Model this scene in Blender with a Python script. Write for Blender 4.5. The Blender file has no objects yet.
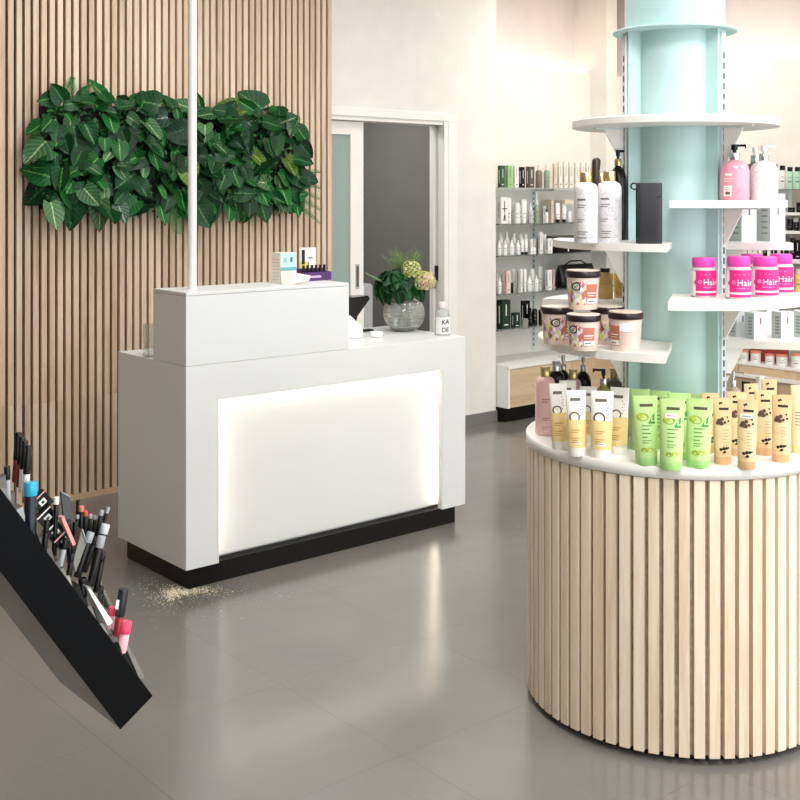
import bpy, math, random
from mathutils import Vector, Matrix
random.seed(7)
PI = math.pi

# ------------------------------------------------------------------ camera, world, lights
F = 1138.0           # focal length in pixels of the 800 px frame
HOR = 196.0          # horizon row
EYE = 1.6
scene = bpy.context.scene
col = scene.collection
cd = bpy.data.cameras.new('camera'); cam = bpy.data.objects.new('camera', cd); col.objects.link(cam)
cd.sensor_width = 36; cd.lens = F / 800 * 36; cd.shift_y = -(400 - HOR) / 800
cam.location = (0, 0, EYE); cam.rotation_euler = (PI / 2, 0, 0); cd.clip_start = .05
scene.camera = cam
scene.view_settings.view_transform = 'Standard'; scene.view_settings.look = 'None'
scene.view_settings.gamma = 1; scene.view_settings.use_curve_mapping = False
scene.view_settings.exposure = -0.06

world = bpy.data.worlds.new('world'); scene.world = world; world.use_nodes = True
bg = world.node_tree.nodes['Background']
bg.inputs[0].default_value = (.95, .98, 1.0, 1); bg.inputs[1].default_value = 3.0

def area(name, loc, size, power, rot=(0, 0, 0), color=(1, .99, .975), sy=None):
    l = bpy.data.lights.new(name, 'AREA'); l.energy = power; l.color = color
    l.shape = 'RECTANGLE'; l.size = size; l.size_y = sy or size
    o = bpy.data.objects.new(name, l); col.objects.link(o); o.location = loc; o.rotation_euler = rot
    return o
def lamp(t, w, size, power):
    area('ceiling_lamp', (-.865 + .7646 * t - .6445 * w, 4.6 + .6445 * t + .7646 * w, 3.2), size, power)
lamp(.3, .5, .7, 18); lamp(1.6, .1, .7, 14)          # over the counter
lamp(-.5, -3.3, 1.0, 62); lamp(1.4, -4.0, 1.0, 60); lamp(3.0, -2.6, 1.0, 40)    # shop floor
lamp(4.0, .8, .8, 27); lamp(-1.6, -5.4, 1.0, 60); lamp(3.0, -5.4, 1.0, 50); lamp(.3, .5 - 1.6, .8, 26)

# ------------------------------------------------------------------ room frame
AU = math.atan2(.6445, .7646)
U = Vector((math.cos(AU), math.sin(AU), 0)); V = Vector((-math.sin(AU), math.cos(AU), 0))
P0 = Vector((-.865, 4.6, 0))
def R(t, w, z=0): return P0 + U * t + V * w + Vector((0, 0, z))
def ray(px, py): return Vector(((px - 400) / F, 1, -(py - HOR) / F))
EYEV = Vector((0, 0, EYE))
def on_w(px, py, w):
    d = ray(px, py); k = (w - (EYEV - P0).dot(V)) / d.dot(V); return EYEV + d * k
def on_t(px, py, t):
    d = ray(px, py); k = (t - (EYEV - P0).dot(U)) / d.dot(U); return EYEV + d * k
def on_z(px, py, z):
    d = ray(px, py); return EYEV + d * ((z - EYE) / d.z)
def at_d(px, py, D): return EYEV + ray(px, py) * D
def tw(p): q = p - P0; return q.dot(U), q.dot(V)
def face_cam(p): return -math.atan2(p.x, p.y)

# ------------------------------------------------------------------ materials
def lin(c):
    c = c / 255
    return c / 12.92 if c <= .04045 else ((c + .055) / 1.055) ** 2.4
def rgb(c): return (lin(c[0]), lin(c[1]), lin(c[2]), 1)
MATS = {}
def mat(name, c, rough=.5, metal=0, trans=0, emis=0, coat=0, ior=1.45, spec=.5, alpha=1, vary=.0, scale=30):
    if name in MATS: return MATS[name]
    m = bpy.data.materials.new(name); m.use_nodes = True; nt = m.node_tree
    b = nt.nodes['Principled BSDF']
    b.inputs['Base Color'].default_value = rgb(c); b.inputs['Roughness'].default_value = rough
    b.inputs['Metallic'].default_value = metal; b.inputs['Transmission Weight'].default_value = trans
    b.inputs['IOR'].default_value = ior; b.inputs['Coat Weight'].default_value = coat
    b.inputs['Specular IOR Level'].default_value = spec; b.inputs['Alpha'].default_value = alpha
    if emis:
        b.inputs['Emission Color'].default_value = rgb(c); b.inputs['Emission Strength'].default_value = emis
    if vary:
        tc = nt.nodes.new('ShaderNodeTexCoord'); n = nt.nodes.new('ShaderNodeTexNoise'); n.inputs['Scale'].default_value = scale
        nt.links.new(tc.outputs['Object'], n.inputs['Vector'])
        mx = nt.nodes.new('ShaderNodeMix'); mx.data_type = 'RGBA'
        mx.inputs['A'].default_value = rgb([x * (1 - vary) for x in c]); mx.inputs['B'].default_value = rgb([min(255, x * (1 + vary)) for x in c])
        nt.links.new(n.outputs['Fac'], mx.inputs['Factor']); nt.links.new(mx.outputs['Result'], b.inputs['Base Color'])
    MATS[name] = m
    return m
def nodes(name):
    m = bpy.data.materials.new(name); m.use_nodes = True; MATS[name] = m
    return m, m.node_tree, m.node_tree.nodes['Principled BSDF']
def ramp(nt, fac, stops):
    r = nt.nodes.new('ShaderNodeValToRGB'); e = r.color_ramp.elements
    while len(e) < len(stops): e.new(.5)
    for k, (p, c) in enumerate(stops): e[k].position = p; e[k].color = rgb(c)
    nt.links.new(fac, r.inputs['Fac']); return r.outputs['Color']
def math_n(nt, op, a, b=None):
    n = nt.nodes.new('ShaderNodeMath'); n.operation = op
    for k, x in enumerate((a, b)):
        if x is None: continue
        if isinstance(x, (int, float)): n.inputs[k].default_value = x
        else: nt.links.new(x, n.inputs[k])
    return n.outputs[0]

def wood(name, c1, c2, c3, rough=.55, axis=2, stretch=.06, sc=22, rnd=.28):
    m, nt, b = nodes(name)
    tc = nt.nodes.new('ShaderNodeTexCoord'); oi = nt.nodes.new('ShaderNodeObjectInfo')
    mp = nt.nodes.new('ShaderNodeMapping')
    s = [1, 1, 1]; s[axis] = stretch; mp.inputs['Scale'].default_value = s
    add = nt.nodes.new('ShaderNodeVectorMath'); add.operation = 'ADD'
    cmb = nt.nodes.new('ShaderNodeCombineXYZ')
    off = math_n(nt, 'MULTIPLY', oi.outputs['Random'], 40)
    for k in range(3): nt.links.new(off, cmb.inputs[k])
    nt.links.new(tc.outputs['Object'], mp.inputs['Vector']); nt.links.new(mp.outputs['Vector'], add.inputs[0]); nt.links.new(cmb.outputs[0], add.inputs[1])
    n = nt.nodes.new('ShaderNodeTexNoise'); n.inputs['Scale'].default_value = sc; n.inputs['Detail'].default_value = 5; n.inputs['Distortion'].default_value = .6
    nt.links.new(add.outputs[0], n.inputs['Vector'])
    n2 = nt.nodes.new('ShaderNodeTexNoise'); n2.inputs['Scale'].default_value = sc * 7; n2.inputs['Detail'].default_value = 2
    nt.links.new(add.outputs[0], n2.inputs['Vector'])
    f = math_n(nt, 'ADD', math_n(nt, 'MULTIPLY', n.outputs['Fac'], .72), math_n(nt, 'MULTIPLY', n2.outputs['Fac'], .28))
    f = math_n(nt, 'ADD', f, math_n(nt, 'MULTIPLY', math_n(nt, 'SUBTRACT', oi.outputs['Random'], .5), rnd))
    nt.links.new(ramp(nt, f, [(.3, c1), (.5, c2), (.72, c3)]), b.inputs['Base Color'])
    b.inputs['Roughness'].default_value = rough
    return m
W_OAK = wood('oak_slat', (186, 160, 134), (214, 189, 163), (228, 208, 184), rnd=.16)
W_PALE = wood('pale_ash_slat', (212, 190, 160), (232, 214, 188), (244, 230, 210), rnd=.16)
W_CAB = wood('cabinet_oak', (176, 144, 108), (200, 170, 134), (214, 188, 154), axis=0, sc=14)

def floor_mat():
    m, nt, b = nodes('grey_vinyl')
    tc = nt.nodes.new('ShaderNodeTexCoord'); oi = nt.nodes.new('ShaderNodeObjectInfo')
    g = nt.nodes.new('ShaderNodeNewGeometry')
    n = nt.nodes.new('ShaderNodeTexNoise'); n.inputs['Scale'].default_value = 1.6; n.inputs['Detail'].default_value = 3; n.inputs['Roughness'].default_value = .5
    nt.links.new(g.outputs['Position'], n.inputs['Vector'])
    n2 = nt.nodes.new('ShaderNodeTexNoise'); n2.inputs['Scale'].default_value = 90; n2.inputs['Detail'].default_value = 3
    nt.links.new(g.outputs['Position'], n2.inputs['Vector'])
    f = math_n(nt, 'ADD', math_n(nt, 'MULTIPLY', n.outputs['Fac'], .8), math_n(nt, 'MULTIPLY', n2.outputs['Fac'], .2))
    f = math_n(nt, 'ADD', f, math_n(nt, 'MULTIPLY', math_n(nt, 'SUBTRACT', oi.outputs['Random'], .5), .06))
    nt.links.new(ramp(nt, f, [(.3, (108, 106, 102)), (.5, (115, 113, 109)), (.7, (121, 119, 114))]), b.inputs['Base Color'])
    rr = nt.nodes.new('ShaderNodeMapRange'); rr.inputs['From Min'].default_value = .3; rr.inputs['From Max'].default_value = .7
    rr.inputs['To Min'].default_value = .15; rr.inputs['To Max'].default_value = .22
    nt.links.new(n.outputs['Fac'], rr.inputs['Value']); nt.links.new(rr.outputs[0], b.inputs['Roughness'])
    b.inputs['Specular IOR Level'].default_value = .8
    return m
M_FLOOR = floor_mat()

def leaf_mat(name, dark, mid, light, amt):
    """veined leaf: UV u runs across (-1..1 as 0..1), v along the midrib"""
    m, nt, b = nodes(name)
    uv = nt.nodes.new('ShaderNodeUVMap'); sp = nt.nodes.new('ShaderNodeSeparateXYZ'); nt.links.new(uv.outputs[0], sp.inputs[0])
    oi = nt.nodes.new('ShaderNodeObjectInfo')
    au = math_n(nt, 'ABSOLUTE', math_n(nt, 'SUBTRACT', math_n(nt, 'MULTIPLY', sp.outputs[0], 2), 1))
    fr = math_n(nt, 'FRACT', math_n(nt, 'SUBTRACT', math_n(nt, 'MULTIPLY', sp.outputs[1], 6), math_n(nt, 'MULTIPLY', au, 2.2)))
    vein = math_n(nt, 'ABSOLUTE', math_n(nt, 'SUBTRACT', fr, .5))           # 0.5 at veins
    vein = math_n(nt, 'POWER', math_n(nt, 'MULTIPLY', vein, 2), 4)
    rib = math_n(nt, 'LESS_THAN', au, .07)
    tc = nt.nodes.new('ShaderNodeTexCoord')
    n = nt.nodes.new('ShaderNodeTexNoise'); n.inputs['Scale'].default_value = 26
    nt.links.new(tc.outputs['Object'], n.inputs['Vector'])
    f = math_n(nt, 'ADD', math_n(nt, 'MULTIPLY', vein, .3), math_n(nt, 'MULTIPLY', rib, .5))
    f = math_n(nt, 'MULTIPLY', f, math_n(nt, 'MULTIPLY', n.outputs['Fac'], amt * 2))
    f = math_n(nt, 'ADD', f, math_n(nt, 'MULTIPLY', oi.outputs['Random'], .22))
    nt.links.new(ramp(nt, f, [(.0, dark), (.3, mid), (.75, light)]), b.inputs['Base Color'])
    b.inputs['Roughness'].default_value = .4; b.inputs['Specular IOR Level'].default_value = .22
    return m
L_DARK = leaf_mat('leaf_dark', (6, 34, 15), (18, 74, 32), (100, 156, 92), .6)
L_MID = leaf_mat('leaf_mid', (8, 52, 20), (24, 102, 42), (130, 186, 104), .8)
L_VAR = leaf_mat('leaf_variegated', (22, 66, 36), (84, 126, 82), (188, 202, 160), .8)
L_LIME = leaf_mat('leaf_lime', (44, 74, 22), (92, 120, 40), (164, 180, 90), .9)
L_GREY = leaf_mat('leaf_greygreen', (24, 48, 36), (58, 88, 68), (150, 168, 146), .9)

def floral_mat():
    m, nt, b = nodes('floral_label')
    uv = nt.nodes.new('ShaderNodeUVMap'); mp = nt.nodes.new('ShaderNodeMapping'); nt.links.new(uv.outputs[0], mp.inputs[0])
    mp.inputs['Scale'].default_value = (1, 1, 1)
    vo = nt.nodes.new('ShaderNodeTexVoronoi'); vo.inputs['Scale'].default_value = 6; nt.links.new(mp.outputs[0], vo.inputs['Vector'])
    sp = nt.nodes.new('ShaderNodeSeparateColor'); nt.links.new(vo.outputs['Color'], sp.inputs[0])
    nt.links.new(ramp(nt, sp.outputs[0], [(.0, (190, 112, 92)), (.3, (240, 224, 224)), (.5, (196, 176, 206)), (.68, (206, 214, 132)), (.84, (232, 206, 190)), (.95, (120, 60, 56))]), b.inputs['Base Color'])
    b.inputs['Roughness'].default_value = .4
    for n_ in nt.nodes:
        if n_.type == 'VALTORGB': n_.color_ramp.interpolation = 'CONSTANT'
    return m
M_FLORAL = floral_mat()
def marble_mat():
    m, nt, b = nodes('white_marble_print')
    tc = nt.nodes.new('ShaderNodeTexCoord'); n = nt.nodes.new('ShaderNodeTexNoise'); n.inputs['Scale'].default_value = 22; n.inputs['Detail'].default_value = 7; n.inputs['Distortion'].default_value = 2.2
    nt.links.new(tc.outputs['Object'], n.inputs['Vector'])
    f = math_n(nt, 'ABSOLUTE', math_n(nt, 'SUBTRACT', n.outputs['Fac'], .5))
    nt.links.new(ramp(nt, f, [(0, (186, 184, 194)), (.012, (214, 212, 218)), (.035, (230, 227, 229))]), b.inputs['Base Color'])
    b.inputs['Roughness'].default_value = .3
    return m
M_MARBLE = marble_mat()
def vase_mat():
    m, nt, b = nodes('cut_glass')
    b.inputs['Base Color'].default_value = rgb((240, 243, 238)); b.inputs['Transmission Weight'].default_value = .86; b.inputs['Roughness'].default_value = .08
    tc = nt.nodes.new('ShaderNodeTexCoord'); vo = nt.nodes.new('ShaderNodeTexVoronoi'); vo.inputs['Scale'].default_value = 80
    nt.links.new(tc.outputs['Object'], vo.inputs['Vector'])
    bp = nt.nodes.new('ShaderNodeBump'); bp.inputs['Strength'].default_value = .25; bp.inputs['Distance'].default_value = .002
    nt.links.new(vo.outputs['Distance'], bp.inputs['Height']); nt.links.new(bp.outputs[0], b.inputs['Normal'])
    return m
M_VASE = vase_mat()
def plaster(name, c, vary=.015):
    m, nt, b = nodes(name)
    tc = nt.nodes.new('ShaderNodeTexCoord'); n = nt.nodes.new('ShaderNodeTexNoise'); n.inputs['Scale'].default_value = 6; n.inputs['Detail'].default_value = 4
    nt.links.new(tc.outputs['Object'], n.inputs['Vector'])
    nt.links.new(ramp(nt, n.outputs['Fac'], [(.3, [x * (1 - vary) for x in c]), (.7, [min(255, x * (1 + vary)) for x in c])]), b.inputs['Base Color'])
    b.inputs['Roughness'].default_value = .75
    return m
M_WALL = plaster('white_plaster', (232, 228, 220)); M_CREAM = plaster('cream_plaster', (238, 231, 220)); M_CEIL = plaster('ceiling_paint', (236, 232, 226))
M_UPPER = plaster('upper_wall_paint', (226, 216, 210)); M_STORE = plaster('grey_storeroom_paint', (126, 126, 121)); M_PANEL = plaster('pale_grey_panel', (224, 222, 216))
M_LAM = mat('white_laminate', (225, 227, 226), .3, vary=.006, scale=4)
M_BLACKP = mat('black_plinth', (10, 10, 11), .35, spec=.3, vary=.1)
M_FELT = mat('brown_felt', (64, 47, 36), .9, vary=.1, scale=60)
M_FELTG = mat('taupe_felt', (172, 158, 142), .9, vary=.2, scale=60)
M_MINT = mat('mint_paint', (182, 213, 211), .45, vary=.01, scale=5)
M_RAIL = mat('pale_steel', (206, 216, 218), .45, .1)
M_SLOT = mat('slot_shadow', (52, 58, 64), .8)
M_SHELF = mat('white_shelf', (240, 237, 231), .4, vary=.006, scale=8)
M_GLASS = mat('shelf_glass', (228, 236, 231), .03, trans=.92, ior=1.45)
M_CLEAR = mat('clear_acrylic', (240, 244, 242), .04, trans=.95, ior=1.3)
M_FROST = mat('frosted_glass', (168, 186, 182), .4, trans=.25)
M_LED = mat('led_warm', (255, 236, 212), .5, emis=16)
M_COVE = mat('led_cove', (255, 232, 216), .5, emis=6)
M_GLOSSB = mat('gloss_black_acrylic', (6, 7, 9), .08, spec=.14, vary=.1, scale=3)
M_BLACK = mat('black_plastic', (12, 12, 14), .25, spec=.4, vary=.1)
M_WHITE = mat('white_plastic', (238, 237, 233), .32, vary=.008)
M_WARMW = mat('warm_white_card', (234, 228, 216), .55, vary=.01)
M_GOLD = mat('gold_metal', (206, 182, 132), .25, .9, vary=.03)
M_CHROME = mat('chrome', (200, 202, 204), .2, .95, vary=.03)
M_INK = mat('ink_grey', (120, 112, 108), .6)
M_INKB = mat('ink_black', (34, 30, 30), .6)

# ------------------------------------------------------------------ mesh builder
class MB:
    def __init__(s): s.v = []; s.f = []; s.m = []; s.sm = []; s.uv = {}
    def add(s, vs, fs, mi=0, smooth=False, uvs=None):
        o = len(s.v); s.v += [tuple(p) for p in vs]
        for k, f in enumerate(fs):
            if uvs: s.uv[len(s.f)] = [uvs[i] for i in f]
            s.f.append([i + o for i in f]); s.m.append(mi); s.sm.append(smooth)
        return s
    def box(s, a, b, mi=0, M=None):
        (x0, y0, z0), (x1, y1, z1) = a, b
        vs = [Vector(p) for p in ((x0, y0, z0), (x1, y0, z0), (x1, y1, z0), (x0, y1, z0), (x0, y0, z1), (x1, y0, z1), (x1, y1, z1), (x0, y1, z1))]
        if M: vs = [M @ p for p in vs]
        return s.add(vs, [(0, 3, 2, 1), (4, 5, 6, 7), (0, 1, 5, 4), (1, 2, 6, 5), (2, 3, 7, 6), (3, 0, 4, 7)], mi)
    def loft(s, rings, n=20, mi=0, smooth=True, cap0=True, cap1=True, p=2.0, M=None, c=(0, 0)):
        """rings: (z, a, b) half-axes; superellipse exponent p"""
        vs = []; fs = []; uvs = []
        z0, z1 = rings[0][0], rings[-1][0]
        for (z, a, b) in rings:
            for k in range(n):
                th = 2 * PI * k / n - PI / 2
                cx, sy = math.cos(th), math.sin(th)
                x = a * math.copysign(abs(cx) ** (2 / p), cx); y = b * math.copysign(abs(sy) ** (2 / p), sy)
                vs.append(Vector((x + c[0], y + c[1], z))); uvs.append((k / n * 3, (z - z0) / max(1e-6, z1 - z0)))
        if M: vs = [M @ q for q in vs]
        for r in range(len(rings) - 1):
            for k in range(n):
                k2 = (k + 1) % n
                fs.append((r * n + k, r * n + k2, (r + 1) * n + k2, (r + 1) * n + k))
        s.add(vs, fs, mi, smooth, uvs)
        nv = len(vs)
        if cap0: s.add(vs[:n], [tuple(reversed(range(n)))], mi)
        if cap1: s.add(vs[-n:], [tuple(range(n))], mi)
        return s
    def lathe(s, prof, n=20, mi=0, **k): return s.loft([(z, r, r) for (r, z) in prof], n, mi, **k)
    def tube(s, pts, r, n=6, mi=0, smooth=True):
        pts = [Vector(p) for p in pts]; rs = r if isinstance(r, (list, tuple)) else [r] * len(pts)
        vs = []; fs = []
        for i, p in enumerate(pts):
            d = (pts[min(i + 1, len(pts) - 1)] - pts[max(i - 1, 0)]).normalized()
            a = d.orthogonal().normalized(); b = d.cross(a)
            for k in range(n):
                th = 2 * PI * k / n; vs.append(p + (a * math.cos(th) + b * math.sin(th)) * rs[i])
        for i in range(len(pts) - 1):
            for k in range(n):
                k2 = (k + 1) % n; fs.append((i * n + k, i * n + k2, (i + 1) * n + k2, (i + 1) * n + k))
        fs.append(tuple(reversed(range(n)))); L = (len(pts) - 1) * n; fs.append(tuple(range(L, L + n)))
        return s.add(vs, fs, mi, smooth)
    def prism(s, poly, z0, z1, mi=0, M=None):
        n = len(poly); vs = [Vector((x, y, z0)) for x, y in poly] + [Vector((x, y, z1)) for x, y in poly]
        if M: vs = [M @ q for q in vs]
        fs = [tuple(reversed(range(n))), tuple(range(n, 2 * n))] + [(k, (k + 1) % n, n + (k + 1) % n, n + k) for k in range(n)]
        return s.add(vs, fs, mi)
    def mesh(s, name, mats):
        me = bpy.data.meshes.new(name); me.from_pydata(s.v, [], s.f)
        for m in (mats if isinstance(mats, (list, tuple)) else [mats]): me.materials.append(m)
        me.polygons.foreach_set('material_index', s.m); me.polygons.foreach_set('use_smooth', s.sm)
        if s.uv:
            ul = me.uv_layers.new(name='UVMap')
            for fi, us in s.uv.items():
                p = me.polygons[fi]
                for k, li in enumerate(p.loop_indices): ul.data[li].uv = us[k]
        me.update(); return me
    def build(s, name, mats, parent=None, loc=(0, 0, 0), rz=0):
        return obj(name, s.mesh(name, mats), parent, loc, rz)
def obj(name, me, parent=None, loc=(0, 0, 0), rz=0):
    o = bpy.data.objects.new(name, me); col.objects.link(o); o.parent = parent; o.location = loc; o.rotation_euler = (0, 0, rz); return o
def tag(o, label, cat, group=None):
    o['label'] = label; o['category'] = cat
    if group: o['group'] = group
    return o
def thing(name, label, cat, loc=(0, 0, 0), rz=0, group=None): return tag(obj(name, None, None, loc, rz), label, cat, group)
def struct(o): o['kind'] = 'structure'; return o
def bevel(o, w=.002, seg=2):
    b = o.modifiers.new('bevel', 'BEVEL'); b.width = w; b.segments = seg; b.limit_method = 'ANGLE'; b.angle_limit = .7; return o
def copy_tree(o, parent=None):
    c = o.copy(); col.objects.link(c); c.parent = parent
    for ch in o.children: copy_tree(ch, c)
    return c
ORD = ['first', 'second', 'third', 'fourth', 'fifth', 'sixth', 'seventh', 'eighth', 'ninth', 'tenth', 'eleventh', 'twelfth', 'thirteenth', 'fourteenth', 'fifteenth', 'sixteenth', 'seventeenth', 'eighteenth', 'nineteenth', 'twentieth', 'twenty-first', 'twenty-second']
TXT = {}
def text_mesh(s):
    if s not in TXT:
        c = bpy.data.curves.new('t', 'FONT'); c.body = s; c.offset = .018 if s.isupper() else .0; c.size = 1; c.resolution_u = 2
        o = bpy.data.objects.new('t', c); me = bpy.data.meshes.new_from_object(o)
        TXT[s] = ([tuple(v.co) for v in me.vertices], [tuple(p.vertices) for p in me.polygons])
        bpy.data.objects.remove(o); bpy.data.curves.remove(c); bpy.data.meshes.remove(me)
    return TXT[s]
class Surf:
    """front (-y) of a lofted body; maps (s, z) in metres to a point just outside it"""
    def __init__(s, rings, p=2.0): s.r = rings; s.p = p
    def ab(s, z):
        r = s.r
        if z <= r[0][0]: return r[0][1:]
        for k in range(len(r) - 1):
            if r[k][0] <= z <= r[k + 1][0]:
                f = (z - r[k][0]) / max(1e-9, r[k + 1][0] - r[k][0]); return (r[k][1] * (1 - f) + r[k + 1][1] * f, r[k][2] * (1 - f) + r[k + 1][2] * f)
        return r[-1][1:]
    def pt(s, x, z, off=.0007):
        a, b = s.ab(z); a += off; b += off
        q = max(-1, min(1, x / a)); return (x, -b * (max(0, 1 - abs(q) ** s.p)) ** (1 / s.p), z)
def d_poly(mb, S, poly, mi, off=.0007): mb.add([S.pt(x, z, off) for x, z in poly], [tuple(range(len(poly)))], mi)
def d_rect(mb, S, x0, x1, z0, z1, mi, n=6, off=.0007):
    for k in range(n):
        a = x0 + (x1 - x0) * k / n; b = x0 + (x1 - x0) * (k + 1) / n
        d_poly(mb, S, [(a, z0), (b, z0), (b, z1), (a, z1)], mi, off)
def d_disc(mb, S, cx, cz, r, mi, n=14, off=.0007, r0=0, sq=1):
    if r0:
        for k in range(n):
            a, b = 2 * PI * k / n, 2 * PI * (k + 1) / n
            d_poly(mb, S, [(cx + r0 * math.cos(a), cz + r0 * sq * math.sin(a)), (cx + r * math.cos(a), cz + r * sq * math.sin(a)), (cx + r * math.cos(b), cz + r * sq * math.sin(b)), (cx + r0 * math.cos(b), cz + r0 * sq * math.sin(b))], mi, off)
    else: d_poly(mb, S, [(cx + r * math.cos(2 * PI * k / n), cz + r * sq * math.sin(2 * PI * k / n)) for k in range(n)], mi, off)
def d_text(mb, S, s, x0, z0, size, mi, sx=1, off=.001):
    vs, fs = text_mesh(s); mb.add([S.pt(x0 + v[0] * size * sx, z0 + v[1] * size, off) for v in vs], fs, mi)

# ------------------------------------------------------------------ the room
ROT = AU
def rbox(mb, t0, t1, w0, w1, z0, z1, mi=0): return mb.box((t0, w0, z0), (t1, w1, z1), mi)
def rbuild(mb, name, mats, parent=None):      # mesh given in (t, w, z) of the room frame
    return mb.build(name, mats, parent, (P0.x, P0.y, 0) if parent is None else (0, 0, 0), ROT if parent is None else 0)

fl = struct(rbuild(rbox(MB(), -4.2, 5.2, -7.2, 2.15, -.06, -.003), 'floor', mat('floor_joint', (92, 90, 86), .6)))
TS = .62
tile_me = MB().box((.0003, .0003, -.003), (TS - .0003, TS - .0003, 0)).mesh('floor_tile', M_FLOOR)
for i in range(-7, 9):
    for j in range(-12, 4):
        t, w = i * TS - .2, j * TS + .27
        if t > 4.93 or t + TS > 5.3 or w + TS > 2.2 or w < -7.2: continue
        obj('floor_tile', tile_me, fl, (t, w, 0))
struct(rbuild(rbox(MB(), -4.2, 5.3, -7.2, 3.4, 3.26, 3.34), 'ceiling', M_CEIL))

WB = 1.68          # white wall face
mb = MB(); rbox(mb, -4.2, 1.6, WB, WB + .12, 0, 3.26); rbox(mb, 2.95, 3.44, WB, WB + .12, 0, 3.26); rbox(mb, 1.6, 2.95, WB, WB + .12, 2.11, 3.26)
rbox(mb, 3.40, 3.44, WB + .12, 2.2, 0, 3.26)
struct(rbuild(mb, 'wall_back', M_WALL))
struct(rbuild(rbox(MB(), -3.46, -3.4, -7.2, WB, 0, 3.26), 'wall_left_light_block', plaster('taupe_plaster', (150, 142, 132))))  # unseen wall, added in dark taupe to cut light from the left
# recessed bay with the glass shelves: false wall with a light cove on top
mb = MB(); rbox(mb, 3.44, 4.93, 1.97, 2.02, 0, 2.585)
struct(rbuild(mb, 'wall_niche', M_CREAM))
mb = MB(); rbox(mb, 3.44, 5.3, 2.14, 2.2, 0, 3.26); rbox(mb, 5.1, 5.16, -7.2, 2.14, 0, 3.26)
struct(rbuild(mb, 'wall_upper', M_UPPER))
mb = MB(); rbox(mb, 4.93, 4.98, -4.5, 2.14, 0, 2.56)
struct(rbuild(mb, 'wall_right', M_CREAM))
mb = MB(); rbox(mb, 4.80, 4.93, 1.80, 2.14, 0, 3.26)
struct(rbuild(mb, 'wall_pier', M_WALL))
struct(rbuild(rbox(MB(), 3.46, 4.79, 2.05, 2.10, 2.50, 2.545), 'trim_1', M_COVE))
struct(rbuild(rbox(MB(), 5.01, 5.06, -3.5, 1.78, 2.475, 2.52), 'trim_2', M_COVE))
struct(rbuild(rbox(MB(), 2.99, 3.445, WB - .012, WB, 0, .075), 'baseboard_back', mat('grey_skirting', (120, 118, 114), .5)))
# storeroom behind the door
mb = MB(); rbox(mb, 1.2, 3.36, 3.2, 3.26, 0, 2.6); rbox(mb, 3.30, 3.36, 1.82, 3.2, 0, 2.6); rbox(mb, 1.2, 1.26, 1.82, 3.2, 0, 2.6); rbox(mb, 1.2, 3.36, 1.82, 3.26, 2.6, 2.66)
rbox(mb, 1.2, 3.36, 1.80, 3.26, -.05, 0)
struct(rbuild(mb, 'wall_storeroom', M_STORE))
sl = bpy.data.lights.new('storeroom_fill', 'AREA'); sl.energy = 22; sl.size = .5; sl.color = (1, .97, .92)  # unseen fill light added to brighten the storeroom
so = bpy.data.objects.new('storeroom_fill', sl); col.objects.link(so); so.location = R(2.3, 2.5, 2.58)

# sliding door
dr = struct(obj('door_1', None, None, (P0.x, P0.y, 0), ROT))
mb = MB(); rbox(mb, 1.55, 3.05, WB - .014, WB, 2.11, 2.165); rbox(mb, 2.97, 3.05, WB - .014, WB, 0, 2.11)
bevel(rbuild(mb, 'door_casing', M_SHELF, dr), .003)
mb = MB(); rbox(mb, 2.935, 2.97, WB - .01, WB + .05, 0, 2.11); rbox(mb, 2.925, 2.95, WB + .09, WB + .13, 0, 2.11); rbox(mb, 1.6, 2.95, WB, WB + .05, 2.085, 2.11); rbox(mb, 1.6, 2.95, WB + .09, WB + .13, 2.085, 2.11)
rbuild(mb, 'door_jamb', M_SHELF, dr)
rbuild(rbox(MB(), 2.933, 2.95, WB + .052, WB + .088, 1.02, 1.12), 'latch_plate', mat('dark_bronze', (70, 62, 56), .4, .6), dr)
lf = MB(); ly0, ly1 = WB + .052, WB + .088
rbox(lf, 2.175, 2.28, ly0, ly1, .01, 2.08); rbox(lf, 1.4, 1.5, ly0, ly1, .01, 2.08); rbox(lf, 1.5, 2.175, ly0, ly1, 1.995, 2.08); rbox(lf, 1.5, 2.175, ly0, ly1, .01, .16)
lfo = rbuild(lf, 'door_leaf', M_SHELF, dr)
rbuild(rbox(MB(), 1.5, 2.175, ly0 + .012, ly1 - .012, .16, 1.995), 'glass_pane', M_FROST, lfo)
hb = MB(); rbox(hb, 2.215, 2.245, ly0 - .003, ly0, 1.0, 1.16); rbox(hb, 2.221, 2.239, ly0 - .004, ly0 - .003, 1.012, 1.148, 1)
rbuild(hb, 'flush_handle', [M_CHROME, mat('dark_recess', (84, 80, 76), .5)], lfo)

# slatted oak wall
sw = struct(rbuild(rbox(MB(), -2.6, 1.935, 1.632, WB - .001, 0, 3.258), 'wall_slatted', M_FELT))
def slat_mesh(z0, z1, wd=.0285, dp=.022):
    m = MB(); m.box((-wd / 2, -dp, z0), (wd / 2, 0, z1)); return m.mesh('slat', W_OAK)
PITCH = .0437
variants = [(slat_mesh(.03, zj), slat_mesh(zj + .0008, 3.255)) for zj in (.535, .545, .53)]
k = 0; t = 1.918
while t > -2.58:
    a, b = variants[(k // 5) % 3]
    obj('slat', a, sw, (t, 1.632, 0)); obj('slat', b, sw, (t, 1.632, 0))
    t -= PITCH; k += 1
rbuild(rbox(MB(), -2.6, 1.936, 1.604, 1.632, 0, .028), 'base_rail', W_CAB, sw)

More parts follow.
